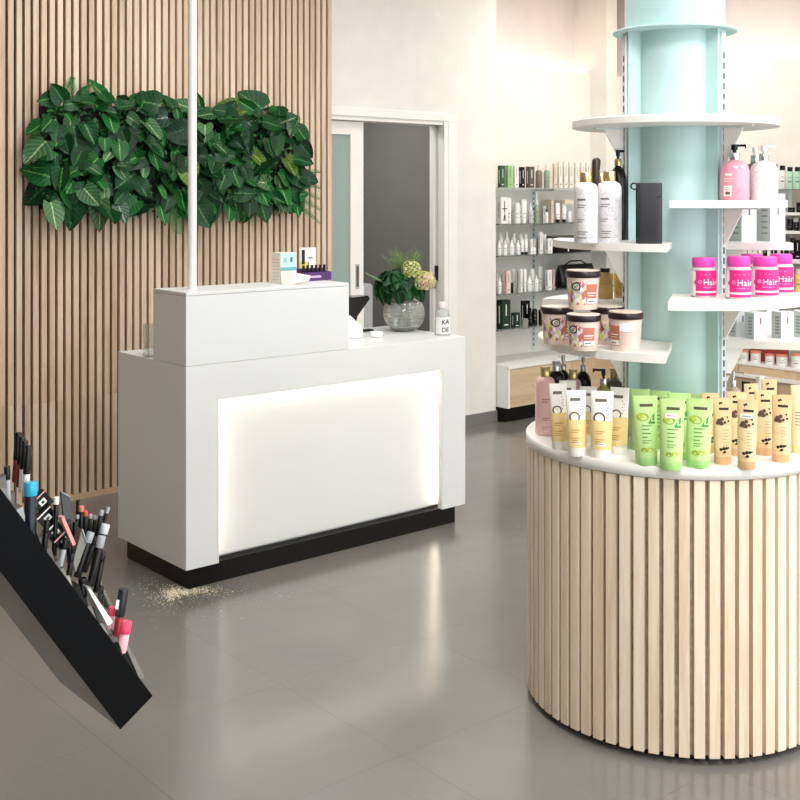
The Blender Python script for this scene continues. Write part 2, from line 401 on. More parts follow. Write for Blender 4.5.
# ------------------------------------------------------------------ reception counter
CL = 1.552
ct = thing('reception_counter', 'white reception counter with backlit recessed front on black plinth', 'counter', P0, ROT)
zb, zt = .084, .909
for (t0, t1) in ((0, .03), (CL - .03, CL)):
    bevel(rbuild(rbox(MB(), t0, t1, .032, .604, zb, zt), 'side_panel', M_LAM, ct), .0015)
fr = MB()
poly = [(0, zb), (.154, zb), (.154, .757), (CL - .154, .757), (CL - .154, zb), (CL, zb), (CL, zt), (0, zt)]
nP = len(poly); vs = [(x, 0, z) for x, z in poly] + [(x, .0315, z) for x, z in poly]
fr.add(vs, [(0, 1, 2, 7), (2, 3, 6, 7), (3, 4, 5, 6), (8, 15, 10, 9), (10, 15, 14, 11), (11, 14, 13, 12)] + [(k, nP + k, nP + (k + 1) % nP, (k + 1) % nP) for k in range(nP)], 0)
bevel(rbuild(fr, 'front_frame', M_LAM, ct), .0015)
rbuild(rbox(MB(), .06, CL - .06, .062, .078, zb + .012, .88), 'recess_panel', M_LAM, ct)
rbuild(rbox(MB(), .031, CL - .031, .033, .603, zt - .025, zt - .0005), 'worktop', M_LAM, ct)
for nm, a in (('led_strip', (.128, .138, zb + .03, .745)), ('led_strip', (CL - .138, CL - .128, zb + .03, .745))):
    rbuild(rbox(MB(), a[0], a[1], .0325, .048, a[2], a[3]), nm, M_LED, ct)
rbuild(rbox(MB(), .15, CL - .15, .0325, .048, .773, .783), 'led_strip', M_LED, ct)
mb = MB(); rbox(mb, .022, CL - .05, .022, .56, 0, zb)
rbuild(mb, 'plinth', M_BLACKP, ct)
rbuild(rbox(MB(), .03, CL - .03, .40, .415, zb, zt - .026), 'back_panel', M_LAM, ct)
rbuild(rbox(MB(), .03, CL - .03, .08, .40, zb, zb + .018), 'bottom_board', M_LAM, ct)
rs = thing('counter_riser', 'white raised box cabinet on left end of reception counter', 'cabinet', R(0, 0, zt + .001), ROT)
bevel(rbuild(rbox(MB(), 0, .83, 0, .278, 0, .284), 'body', M_LAM, rs), .0015)
bevel(rbuild(rbox(MB(), 0, .83, 0, .278, .2855, .299), 'top_panel', M_LAM, rs), .0015)
RZ = zt + .30
pp = on_z(192.3, 289, RZ)
po = thing('ceiling_post', 'slim white round post rising from counter riser to ceiling', 'post', (pp.x, pp.y, RZ))
MB().lathe([(.0185, 0), (.0185, 3.26 - RZ)], 20).build('tube', M_WHITE, po)
MB().lathe([(.021, 0), (.021, .004)], 20).build('base_flange', M_WHITE, po)

# ------------------------------------------------------------------ display column with round table
CX, CY = .883, 3.66
CC = Vector((CX, CY, 0))
tb = thing('round_display_table', 'round display table clad in pale vertical wooden slats with white top', 'table', CC)
TZ = .836; TR = .475
MB().lathe([(TR - .012, .802), (TR, .804), (TR, .834), (TR - .002, .836)], 96).build('tabletop', M_SHELF, tb)
MB().lathe([(TR - .025, .022), (TR - .025, .802)], 72, cap0=False, cap1=False).build('drum', M_FELTG, tb)
MB().lathe([(TR - .045, 0), (TR - .045, .022)], 72).build('plinth', M_BLACKP, tb)
sm = MB().box((-.0148, -.02, .022), (.0145, .0, .801)).mesh('slat', W_PALE)
for k in range(70):
    a = 2 * PI * k / 70
    obj('slat', sm, tb, ((TR - .0245) * math.sin(a), -(TR - .0245) * math.cos(a), 0), a)

cl = thing('display_column', 'mint green round column with slotted uprights rising through display table', 'column', (CX, CY, TZ))
DEG = PI / 180
FRONT = 253
def pol(a, r): return Vector((math.cos(a * DEG) * r, math.sin(a * DEG) * r, 0))
MB().lathe([(.126, 0), (.126, 2.124 - TZ)], 48).build('shaft', M_MINT, cl)
MB().lathe([(.192, 2.121 - TZ), (.195, 2.122 - TZ), (.195, 2.128 - TZ), (.192, 2.129 - TZ)], 64).build('collar_ring', M_MINT, cl)
MB().lathe([(.157, 2.129 - TZ), (.157, 3.26 - TZ)], 56).build('upper_sleeve', M_MINT, cl)
RAILS = [FRONT - 65, FRONT + 65, FRONT - 115, FRONT + 115]
for a in RAILS:
    M = Matrix.Rotation(a * DEG, 4, 'Z')
    up = MB().box((.105, -.026, 0), (.163, .026, 2.121 - TZ), 0, M).build('upright', M_MINT, cl)
    MB().box((.1632, -.014, .02), (.170, .014, 2.11 - TZ), 0, M).build('slotted_rail', M_RAIL, up)
    sb = MB(); z = .04
    while z < 1.22:
        for yy in (-.004,): sb.box((.1695, -.005, z), (.1704, .005, z + .02), 0, M)
        z += .032
    sb.build('rail_slots', M_SLOT, up)

def sector_shelf(label, a0, a1, r, ztop, th=.024, rail=None, full=False, inner=.13):
    o = thing('column_shelf', label, 'shelf', (CX, CY, ztop - th))
    n = 72 if full else max(12, int(abs(a1 - a0) / 3))
    mb = MB()
    if full:
        prof = [(inner, 0), (r - .002, 0), (r, .002), (r, th - .002), (r - .002, th), (inner, th), (inner, 0)]
        mb.lathe(prof, n, cap0=False, cap1=False)
        for k in range(len(mb.sm)): mb.sm[k] = False
    else:
        pts = []
        rc = 14  # softened outer corners (degrees of shrink)
        for k in range(n + 1):
            f = k / n; a = a0 + (a1 - a0) * f
            pts.append((math.cos(a * DEG) * r, math.sin(a * DEG) * r))
        for k in range(n, -1, -1):
            a = a0 + (a1 - a0) * k / n; pts.append((math.cos(a * DEG) * inner, math.sin(a * DEG) * inner))
        m_ = n + 1
        vs = [(x, y, z) for z in (0, th) for x, y in pts]; N = len(pts); fs = []
        for k in range(n):
            i, j = k, k + 1; p, q = N - 1 - k, N - 2 - k
            fs.append((N + i, N + j, N + q, N + p)); fs.append((j, i, p, q))
        for k in range(N): fs.append((k, (k + 1) % N, N + (k + 1) % N, N + k))
        mb.add(vs, fs)
    bd = mb.build('board', M_SHELF, o)
    for ra in (rail if isinstance(rail, (list, tuple)) else [rail]):
        M = Matrix.Rotation(ra * DEG, 4, 'Z') @ Matrix(((1, 0, 0, 0), (0, 0, -1, 0), (0, 1, 0, 0), (0, 0, 0, 1)))
        MB().prism([(.1705, 0), (.1705, -.115), (.178, -.115), (.232, -.012), (.232, 0)], -.003, .003, 0, M).build('bracket', M_SHELF, o)
        MB().prism([(.1705, 0), (.1705, -.006), (r - .06, -.006), (r - .06, 0)], -.008, .008, 0, M).build('bracket_arm', M_RAIL, o)
    return o
Z_FL1, Z_FL2, Z_FR1, Z_FR2, Z_TOP, Z_BR1, Z_BR2, Z_BL = 1.46, 1.147, 1.587, 1.297, 1.842, 1.452, 1.139, 1.257
R_FL1, R_FL2, R_FR1, R_FR2, R_TOP, R_BR1, R_BR2, R_BL = .387, .436, .345, .425, .326, .362, .43, .43
sector_shelf('full round white shelf at top of mint column', 0, 360, R_TOP, Z_TOP, .024, [RAILS[0], RAILS[1]], True)
sector_shelf('curved white shelf carrying marble bottles and black box', FRONT, FRONT - 98, R_FL1, Z_FL1, .023, RAILS[0])
sector_shelf('curved white shelf carrying black-lidded floral tubs', FRONT, FRONT - 98, R_FL2, Z_FL2, .025, RAILS[0])
sector_shelf('curved white shelf carrying pink and marble pump bottles', FRONT + 1, FRONT + 91, R_FR1, Z_FR1, .022, RAILS[1])
sector_shelf('curved white shelf carrying magenta-capped jars', FRONT + 1, FRONT + 91, R_FR2, Z_FR2, .024, RAILS[1])
sector_shelf('white rear shelf holding tall white cartons', FRONT + 92, FRONT + 180, R_BR1, Z_BR1, .022, RAILS[3])
sector_shelf('white rear shelf holding short grey-white cartons above orange-lidded tubs', FRONT + 92, FRONT + 180, R_BR2, Z_BR2, .022, RAILS[3])
sector_shelf('white rear shelf holding amber oil bottles', FRONT - 92, FRONT - 178, R_BL, Z_BL, .022, RAILS[2])
# ------------------------------------------------------------------ green wall
def leaf_mesh(name, m, wide=.45, fold=.12, droop=.18, heart=True, n=8):
    """leaf of unit length along -z from the stalk, facing -y"""
    mb = MB(); vs = []; uv = []; fs = []; us = (-1, -.5, 0, .5, 1)
    for i in range(n):
        f = i / (n - 1)
        hw = wide * ((math.sin(PI * min(1, f * .9 + .1) ** .72) ** .75) if heart else math.sin(PI * f ** .85)) + .004
        for u in us:
            lift = abs(u) * fold * (1 - .4 * f)
            back = (.10 * (abs(u) ** 1.5) * (1 - f) if heart else 0)       # lobes reach above the stalk
            vs.append((u * hw, -lift + droop * f * f - .02 * math.sin(f * 9 + u), -f + back)); uv.append((u / 2 + .5, f))
    for i in range(n - 1):
        for j in range(4): a = i * 5 + j; fs.append((a, a + 1, a + 6, a + 5))
    mb.add(vs, fs, 0, True, uv); return mb.mesh(name, m)
LEAVES = [leaf_mesh('leaf', m, w, fo, d, h) for m, w, fo, d, h in (
    (L_DARK, .46, .14, .2, True), (L_DARK, .40, .18, .3, True), (L_MID, .45, .1, .25, True), (L_MID, .36, .2, .2, True),
    (L_VAR, .45, .12, .2, True), (L_VAR, .34, .16, .3, True), (L_LIME, .38, .15, .2, True), (L_GREY, .42, .1, .2, True), (L_MID, .24, .12, .35, False), (L_DARK, .48, .06, .1, True))]
WTS = [18, 14, 24, 16, 9, 8, 3, 3, 5, 12]
GW = 1.60
gt0, gt1, gz0, gz1 = .03, 1.62, 1.505, 2.085
gw = thing('green_wall', 'rectangular living green wall of mixed foliage on slatted panel', 'plant', P0, ROT)
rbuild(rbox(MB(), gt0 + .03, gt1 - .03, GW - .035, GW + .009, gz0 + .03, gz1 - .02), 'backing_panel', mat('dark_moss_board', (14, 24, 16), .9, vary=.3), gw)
rnd = random.Random(11)
spots = []
nx, nz = 21, 9
for i in range(nx):
    for j in range(nz):
        spots.append((gt0 + (gt1 - gt0) * (i + rnd.uniform(.1, .9)) / nx, gz0 + (gz1 - gz0) * (j + rnd.uniform(.2, 1.0)) / nz + .02))
for q in range(66): spots.append((rnd.uniform(gt0, gt1), rnd.uniform(gz0 + .03, gz1 + .03)))
for (t, z) in spots:
    me = rnd.choices(LEAVES, WTS)[0]
    lf_ = bpy.data.objects.new('leaf', me); col.objects.link(lf_); lf_.parent = gw
    s = rnd.choice((.075, .10, .115, .13, .15)) * rnd.uniform(.85, 1.15)
    if me in LEAVES[-1:]: s *= 1.15
    # leaves near an edge point outwards over it, the rest hang and fan out
    ex = (t - (gt0 + gt1) / 2) / ((gt1 - gt0) / 2); ez = (z - (gz0 + gz1) / 2) / ((gz1 - gz0) / 2)
    ang = rnd.gauss(0, 50)
    if ez > .8: ang = rnd.choice((-1, 1)) * rnd.uniform(70, 175)
    elif ez < -.7: ang = rnd.gauss(0, 28)
    elif abs(ex) > .93: ang = math.copysign(rnd.uniform(30, 110), ex)
    lf_.location = (t, GW - .05 - rnd.uniform(0, .075), z)
    lf_.rotation_mode = 'YXZ'
    lf_.rotation_euler = (math.radians(rnd.gauss(-22, 16)), math.radians(-ang), math.radians(rnd.gauss(-8, 22)))
    lf_.scale = (s, s, s)
# fine filler foliage: too small to pick apart
ff = MB(); fm = [L_DARK, L_MID, L_GREY, L_LIME]
for q in range(1500):
    t, z = rnd.uniform(gt0, gt1), rnd.uniform(gz0, gz1); w = GW - .03 - rnd.uniform(0, .06)
    if .55 < (t - gt0) / (gt1 - gt0) < .8 and rnd.random() < .3: mi = 3 if (t - gt0) / (gt1 - gt0) > .68 and rnd.random() < .6 else 2
    else: mi = rnd.choice((0, 0, 1, 1, 2))
    a = rnd.uniform(0, 6.28); L = rnd.uniform(.018, .042); d = Vector((math.cos(a), -rnd.uniform(.1, .8), math.sin(a))).normalized(); sd = d.cross(Vector((rnd.uniform(-.4, .4), 1, rnd.uniform(-.4, .4)))).normalized() * L * .33
    p = Vector((t, w, z)); ff.add([p, p + d * L * .45 + sd, p + d * L, p + d * L * .45 - sd], [(0, 1, 2, 3)], mi, False, [(.5, 0), (1, .5), (.5, 1), (0, .5)])
def frond(t, z, ang, L):
    a = math.radians(ang); d = Vector((math.cos(a), -.35, math.sin(a))).normalized(); p0 = Vector((t, GW - .07, z))
    for k in range(14):
        f = k / 14; p = p0 + d * L * f - Vector((0, 0, .25 * L * f * f))
        for sg in (-1, 1):
            dd = (d + Vector((-d.z, 0, d.x)) * sg * 1.1).normalized(); l2 = L * .36 * (1 - f * .7); n_ = dd.cross(Vector((0, 1, 0))).normalized() * .003
            ff.add([p - n_, p + n_, p + dd * l2], [(0, 1, 2)], 1, False, [(0, 0), (1, 0), (.5, 1)])
for (px, py, ang, L) in [(300, 185, 5, .13), (303, 175, 25, .12), (300, 200, -15, .14), (303, 210, -30, .12), (298, 192, -5, .14), (62, 95, 70, .14), (72, 95, 100, .13), (82, 95, 60, .12), (160, 206, -60, .14), (170, 205, -80, .14), (180, 205, -100, .14), (185, 200, -50, .13), (205, 205, -60, .12), (190, 180, -30, .14)]:
    q = on_w(px, py, GW - .07); t, w = tw(q); frond(t, q.z, ang, L)
fo = rbuild(ff, 'fine_foliage', fm, gw); fo['kind'] = 'stuff'

# ------------------------------------------------------------------ product builders (front = local -y, base at z 0)
def stack_text(mb, S, x0, x1, z, rows, mi, h=.0022, gap=.0062):
    for k in range(rows):
        l = (x1 - x0) * (.95, .7, .85, .55)[k % 4]; d_rect(mb, S, x0, x0 + l, z - k * gap, z - k * gap + h, mi, 3)
def pump_bottle(name, label, cat, p, H, rad, body, pump, collar, rz, group=None, decal=None, pump_h=.045, square=2.0, depth=None, full=False):
    o = thing(name, label, cat, p, rz, group); b = depth or rad
    rings = [(0, rad * .93, b * .93), (.004, rad, b), (H * .72, rad, b), (H * .83, rad * .94, b * .94), (H * .91, rad * .78, b * .78), (H * .96, rad * .52, b * .55), (H * .985, rad * .34, rad * .34), (H, rad * .33, rad * .33)]
    if full: rings = [(0, rad * .93, b * .93), (.004, rad, b), (H * .86, rad, b), (H * .92, rad * .95, b * .95), (H * .965, rad * .82, b * .82), (H * .99, rad * .62, b * .62), (H, rad * .5, rad * .5)]
    MB().loft(rings, 28, p=square).build('body', body, o)
    cr = rad * .5 if full else max(.011, rad * .36)
    co = MB().lathe([(cr, H), (cr, H + (.03 if full else .02)), (cr * .9, H + (.0315 if full else .0215))], 18).build('collar', collar, o)
    if pump:
        m = MB(); m.lathe([(cr * .38, H + .0215), (cr * .38, H + .03)], 10); m.lathe([(cr * .62, H + .03), (cr * .62, H + pump_h)], 12)
        m.box((-.004, -.0045, H + pump_h - .007), (.034, .0045, H + pump_h)); m.box((.030, -.003, H + pump_h - .012), (.034, .003, H + pump_h - .006))
        m.build('pump_head', pump, co)
    if decal:
        m = MB(); ms = decal(m, Surf(rings, square), H, rad); m.build('label', ms, o)
    return o
def tube_rings(H, w, capH=.022):
    r = w * .44
    return [(capH, r, r), (capH + H * .1, r * 1.02, r * .98), (H * .45, r * 1.08, r * .8), (H * .7, w * .47, r * .5), (H * .9, w * .5, .004), (H, w * .5, .0012)]
def squeeze_tube(label, group, p, H, w, rz, body, capm, decal, tilt=0, name='squeeze_tube', band=None):
    o = thing(name, label, 'tube', p, rz, group); o.rotation_euler = (0, math.radians(tilt), rz)
    r = w * .44; rings = tube_rings(H, w)
    MB().loft(rings, 24).build('body', body, o)
    MB().lathe([(r * .96, 0), (r * 1.0, .002), (r * 1.0, .0216)], 24).build('cap', capm, o)
    if band:
        S = Surf(rings); zs = [.026, H * .3, H * .45, H * .56]
        MB().loft([(z,) + tuple(x + .0005 for x in S.ab(z)) for z in zs], 24, cap0=False, cap1=False).build('colour_band', band, o)
    m = MB(); ms = decal(m, Surf(rings), H, w); m.build('label', ms, o)
    return o
def carton(name, label, cat, p, wd, dp, H, rz, m, group=None, ink=None, parts=False):
    o = MB(); o.box((-wd / 2, -dp / 2, 0), (wd / 2, dp / 2, H))
    if ink:
        o.box((-wd * .06, -dp / 2 - .0004, H * .45), (wd * .06, -dp / 2 + .001, H * .85), 1)
        o.box((-wd * .25, -dp / 2 - .0004, H * .12), (wd * .25, -dp / 2 + .001, H * .16), 1)
        o.box((-wd / 2 - .0004, -dp * .1, H * .2), (-wd / 2 + .001, dp * .08, H * .8), 1)
    e = o.build(name, [m, ink or M_INK], None, p, rz); return tag(e, label, cat, group)

# ---- column table: coconut tubes
M_TUBEW = mat('tube_white', (244, 241, 234), .35); M_YEL = mat('honey_yellow', (241, 214, 150), .4); M_TAUPE = mat('label_olive', (104, 100, 84), .5)
def dec_coco(m, S, H, w):
    d_rect(m, S, -w * .3, w * .2, H * .84, H * .885, 2, 6)
    d_disc(m, S, -w * .12, H * .6, w * .26, 3, 18, .0009, w * .19); d_disc(m, S, -w * .12, H * .6, w * .19, 0, 16, .0009)
    d_rect(m, S, -w * .4, w * .33, H * .42, H * .56, 1, 8, .0012)
    for k in range(5): d_disc(m, S, w * (.18 + .08 * (k % 2)), H * (.62 + .045 * k), w * .03, 3, 8)
    stack_text(m, S, -w * .3, w * .28, H * .51, 2, 4, .004, .007); stack_text(m, S, -w * .3, w * .15, H * .4, 2, 4); stack_text(m, S, -w * .3, w * .12, H * .28, 3, 4)
    return [M_TUBEW, M_YEL, M_TAUPE, mat('coconut_brown', (96, 74, 56), .6), mat('ochre_ink', (190, 140, 60), .6)]
M_GREEN = mat('tube_green', (192, 226, 148), .35); M_GCAP = mat('tube_green_cap', (168, 222, 132), .35)
def dec_green(m, S, H, w):
    d_rect(m, S, -w * .22, w * .3, H * .845, H * .885, 0, 6)
    d_disc(m, S, -w * .12, H * .70, w * .25, 1, 16, .0008, 0, .62); d_disc(m, S, -w * .2, H * .715, w * .12, 2, 12, .0012, 0, .7)
    d_poly(m, S, [(w * .1, H * .62), (w * .34, H * .66), (w * .36, H * .76), (w * .2, H * .69)], 3)
    d_rect(m, S, w * .1, w * .36, H * .605, H * .635, 3, 3)
    stack_text(m, S, -w * .18, w * .25, H * .57, 4, 4, .003, .0105); stack_text(m, S, -w * .18, w * .2, H * .36, 2, 4, .002)
    d_disc(m, S, -w * .1, H * .23, w * .15, 1, 12, .0008, 0, .6); d_disc(m, S, w * .12, H * .235, w * .16, 2, 12, .0008, 0, .6)
    return [mat('label_dark_olive', (72, 74, 48), .5), mat('kiwi_green', (150, 176, 60), .5), mat('kiwi_light', (182, 196, 76), .5), mat('leaf_print', (66, 146, 72), .5), mat('green_ink', (104, 148, 84), .6)]
M_BEIGE = mat('tube_beige', (228, 198, 152), .45); M_BCAP = mat('tube_beige_cap', (218, 174, 128), .4)
def dec_beige(m, S, H, w):
    d_poly(m, S, [(-w * .22, H * .93), (-w * .05, H * .95), (0, H * .915), (-w * .1, H * .92), (-w * .15, H * .895)], 0)
    d_rect(m, S, -w * .2, w * .3, H * .825, H * .86, 0, 5)
    for k, (x, z, r) in enumerate([(-.2, .66, .13), (-.05, .69, .1), (-.28, .63, .1), (.08, .64, .08), (-.1, .62, .12), (.22, .72, .05), (.27, .66, .06)]): d_disc(m, S, w * x, H * z, w * r, 1 if k < 5 else 0, 9)
    d_rect(m, S, -w * .4, w * .38, H * .2, H * .595, 2, 10, .001)
    stack_text(m, S, -w * .02, w * .3, H * .52, 6, 3, .0022, .0085)
    for x, z, r in [(-.15, .235, .08), (0, .25, .09), (.14, .255, .08), (.05, .2, .07), (.24, .26, .05), (-.02, .19, .05)]: d_disc(m, S, w * x, H * z, w * r, 0, 8, .0014)
    return [M_INKB, mat('coffee_print', (92, 66, 58), .6), mat('tube_beige_panel', (236, 208, 166), .45), mat('beige_ink', (196, 160, 116), .6)]
def place_tube(px, py, w_px, top, **k):
    p = on_z(px, py, TZ); D = p.y; w = w_px * D / F; r = w * .44
    d = Vector((p.x, p.y, 0)).normalized(); p = p + d * r
    H = (py - top) * D / F * 1.0 + .004
    return p, H, w
def add_tubes(rows, group, bodym, capm, dec, band=None):
    for (px, py, wpx, top, turn, tilt, label) in rows:
        p, H, w = place_tube(px, py, wpx, top)
        squeeze_tube(label, group, p, H, w, face_cam(p) + math.radians(turn), bodym, capm, dec, tilt, band=band)
add_tubes([(560, 450, 18, 386, 8, -2, 'white and yellow coconut tube beside the pink bottle'),
           (577, 457, 20.5, 393, 8, -1, 'white and yellow coconut tube second from the pink bottle, in front'),
           (601, 459, 23, 394, 4, 1, 'largest foremost white and yellow coconut tube'),
           (618.5, 455, 19, 390, -6, 1, 'white and yellow coconut tube nearest the green tubes'),
           (588, 444, 17, 389, 10, 0, 'white and yellow coconut tube half hidden between two front coconut tubes'),
           (567.5, 443, 17, 383, 6, 0, 'white coconut tube showing only its top behind the front coconut tubes')], 'coconut tubes on the round table', M_TUBEW, M_TUBEW, dec_coco, M_YEL)
add_tubes([(646.5, 466, 25, 399, 6, -1.5, 'green tube leftmost in the front row of green tubes'),
           (671, 471, 25, 402, 2, 1, 'green tube in the middle front with a white price sticker'),
           (698, 469, 26, 402, -2, 1.5, 'green tube rightmost in the front row beside the beige tubes'),
           (640, 451, 20, 392, 6, 0, 'green tube leftmost in the back row of green tubes'),
           (660, 449, 20, 393.5, 2, 0, 'green tube in back row between first and second front green tubes'),
           (679, 460, 23, 396, 0, 0, 'green tube standing behind the gap between middle and right green tubes'),
           (695, 449, 18, 397, -4, 0, 'green tube showing only its top behind the right green tube')], 'green tubes on the round table', M_GREEN, M_GCAP, dec_green)
add_tubes([(722.5, 465, 19, 401, 10, 0, 'beige coffee tube foremost beside the right green tube'),
           (746.5, 470, 20, 402.5, 0, 1, 'foremost beige coffee tube with a white price sticker'),
           (764, 456, 19, 393, 14, 0, 'beige coffee tube standing between the two right front beige tubes'),
           (781, 463, 19.5, 398, -2, 1, 'beige coffee tube at the front right'),
           (710, 453, 18, 395.5, 8, 0, 'beige coffee tube behind the right green tube'),
           (735.5, 456, 19, 394.5, 4, 1, 'beige coffee tube behind the gap between the two left front beige tubes'),
           (751, 443, 16, 386, 30, 0, 'beige coffee tube leaning in the back row, showing its crimped edge'),
           (769, 440, 16, 381.5, 20, 0, 'tallest-looking beige coffee tube at the back'),
           (786.5, 449, 13, 397, 0, 0, 'beige coffee tube behind the front right beige tube')], 'beige coffee tubes on the round table', M_BEIGE, M_BCAP, dec_beige)
def dec_cream(m, S, H, w):
    stack_text(m, S, -w * .25, w * .25, H * .6, 5, 0, .0022, .009); return [M_INK]
add_tubes([(800, 454, 18, 388, 0, 0, 'pale cream tube at the right picture edge of the table')], None, mat('tube_cream', (240, 226, 188), .4), mat('tube_cream_cap', (232, 222, 160), .4), dec_cream)
# price stickers on two tubes
for key in ('green tube in the middle front with a white price sticker', 'foremost beige coffee tube with a white price sticker'):
    o = [x for x in col.objects if x.get('label') == key][0]; p, H, w = (place_tube(671, 471, 25, 402) if 'green' in key else place_tube(746.5, 470, 20, 402.5))
    m = MB(); S = Surf(tube_rings(H, w)); d_rect(m, S, -.02, .016, H * .735, H * .80, 0, 5, .0022); d_rect(m, S, -.014, .01, H * .76, H * .772, 1, 4, .0026)
    m.build('price_sticker', [M_WHITE, M_INK], o)

# ---- column table: bottles at the back
def on_table(px, D, z=TZ): q = at_d(px, 300, D); return Vector((q.x, q.y, z))
M_PINK = mat('pink_liquid', (248, 206, 203), .25, coat=.3); M_MAUVE = mat('mauve_bottle', (206, 170, 178), .3); M_OIL = mat('olive_oil', (158, 148, 70), .2, coat=.4)
def dec_ink(m, S, H, r):
    stack_text(m, S, -r * .3, r * .5, H * .62, 2, 0, .003, .008); stack_text(m, S, -r * .3, r * .5, H * .3, 2, 0, .002); stack_text(m, S, -r * .3, r * .6, H * .15, 2, 0, .002); return [mat('rose_ink', (176, 112, 116), .6)]
p = on_z(546.5, 436, TZ); D = p.y; p += Vector((0, .03, 0))
pump_bottle('tall_bottle', 'tall pale pink bottle with gold cap at left rim of table', 'bottle', p, 58 * D / F, 10 * D / F, M_PINK, None, M_GOLD, face_cam(p), None, dec_ink, full=True)
def cap_bottle_on(px, D, top, wpx, body, pump, collar, label, name='pump_bottle', z=TZ, ph=.05, turn=0, group=None, decal=None):
    p = on_table(px, D, z); H = (EYE - (top - HOR) / F * D) - z - ph - .0
    return pump_bottle(name, label, 'bottle', p, H, wpx / 2 * D / F, body, pump, collar, face_cam(p) + turn, group, decal, ph, full=(name in ('tall_bottle', 'marble_bottle')))
cap_bottle_on(556, 3.70, 361, 17, M_BLACK, None, M_CHROME, 'black bottle with silver neck just behind the pink bottle', 'tall_bottle', ph=.0315)
cap_bottle_on(563, 3.79, 355, 17, M_BLACK, M_CHROME, M_CHROME, 'black pump bottle with chrome head, leftmost of the two', turn=1.9)
cap_bottle_on(573, 3.69, 369, 17, M_MAUVE, None, M_GOLD, 'mauve bottle between the two black pump bottles', 'tall_bottle', ph=.0315)
cap_bottle_on(583, 3.80, 356, 17, M_BLACK, M_CHROME, M_CHROME, 'black pump bottle with chrome head, behind the mauve bottle', turn=1.9)
cap_bottle_on(603.5, 3.60, 369, 16, M_OIL, M_BLACK, M_CHROME, 'olive oil pump bottle with black head behind coconut tubes', turn=3.0)
cap_bottle_on(614, 3.80, 368, 18, mat('smoky_bottle', (120, 112, 100), .25, coat=.3), None, M_GOLD, 'smoky taupe bottle beside the mint column', 'tall_bottle', ph=.0315)
cap_bottle_on(721, 3.66, 373, 18, M_MAUVE, M_CHROME, M_CHROME, 'mauve pump bottle behind beige tubes nearest the column', turn=0)
cap_bottle_on(733, 3.74, 371, 18, mat('nude_bottle', (218, 192, 178), .3), M_CHROME, M_CHROME, 'nude pump bottle behind beige tubes', turn=0)
cap_bottle_on(746, 3.78, 381, 17, M_BLACK, None, M_BLACK, 'black capped bottle behind the beige tubes', 'tall_bottle', ph=.0315)
cap_bottle_on(760, 3.86, 376, 16, M_WHITE, None, M_WHITE, 'white capped bottle behind the tallest beige tube', 'tall_bottle', ph=.0315)

# ---- left upper shelf: marble bottles, black box
def dec_lines(m, S, H, r):
    stack_text(m, S, -r * .72, r * .0, H * .70, 1, 0, .006); stack_text(m, S, -r * .72, r * .1, H * .62, 2, 0, .0026, .007); stack_text(m, S, -r * .7, -r * .1, H * .38, 2, 0, .002)
    stack_text(m, S, -r * .7, r * .2, H * .18, 2, 0, .0024); stack_text(m, S, -r * .7, r * .1, H * .08, 1, 0, .003); return [M_INK]
def shelf_bottle(px, D, ytop, wpx, z, body, pump, collar, label, ph, name='pump_bottle', turn=0, decal=None, group=None):
    return cap_bottle_on(px, D, ytop, wpx, body, pump, collar, label, name, z, ph, turn, group, decal)
shelf_bottle(586, 3.40, 172, 24, Z_FL1, M_MARBLE, None, M_GOLD, 'white marble-print bottle, left of the front pair', .0315, 'marble_bottle', decal=dec_lines, group='marble bottles')
shelf_bottle(609.5, 3.43, 171, 24, Z_FL1, M_MARBLE, None, M_GOLD, 'white marble-print bottle, right of the front pair', .0315, 'marble_bottle', decal=dec_lines, group='marble bottles')
shelf_bottle(601, 3.56, 173, 20, Z_FL1, M_MARBLE, None, M_GOLD, 'white marble-print bottle hidden behind the front pair', .0315, 'marble_bottle', group='marble bottles')
shelf_bottle(618, 3.62, 150, 18, Z_FL1, M_BLACK, M_BLACK, M_GOLD, 'black pump bottle beside the slotted rail of mint column', .05, turn=.9)
# hanging spatula / dark applicator between the bottles
q = on_table(591.5, 3.49, Z_FL1); top = at_d(596.5, 158, 3.49)
o = thing('applicator', 'dark brown applicator stick leaning up behind marble bottles', 'applicator', q)
MB().tube([(0, 0, 0), tuple((top - q) * .55), tuple((top - q) * .97), tuple(top - q)], [.006, .0085, .0135, .008], 12).build('handle', mat('dark_brown_plastic', (52, 36, 34), .35), o)
MB().tube([tuple((top - q) * .5), tuple((top - q) * .53)], .011, 12).build('ring', M_GOLD, o)
p = on_z(649, 242.5, Z_FL1); p = on_table(649, 3.36, Z_FL1)
o = thing('black_box', 'tall charcoal cylinder-cornered speaker box at end of shelf', 'speaker', p, face_cam(p) + .0)
W2 = 13 * 3.36 / F; Hh = 60.5 * 3.36 / F
o['label'] = 'tall charcoal portable box with carry loop at shelf end'; o['category'] = 'box'
MB().loft([(0, W2 * .97, .036), (.003, W2, .038), (Hh - .003, W2, .038), (Hh, W2 * .97, .036)], 32, p=5).build('body', mat('charcoal_fabric', (46, 47, 52), .7, vary=.2, scale=300), o)
MB().box((-W2 * .97, -.0372, Hh * .12), (-W2 * .9, -.036, Hh * .9)).build('edge_seam', M_BLACK, o)
MB().box((W2 * .62, -.0384, Hh * .77), (W2 * .93, -.037, Hh * .785)).build('side_button', M_INKB, o)
MB().tube([(-W2 - .001 + .009 * math.cos(a) - .004, 0, Hh * .945 + .009 * math.sin(a)) for a in [k * PI / 8 for k in range(17)]], .0024, 6).build('carry_loop', M_BLACK, o)

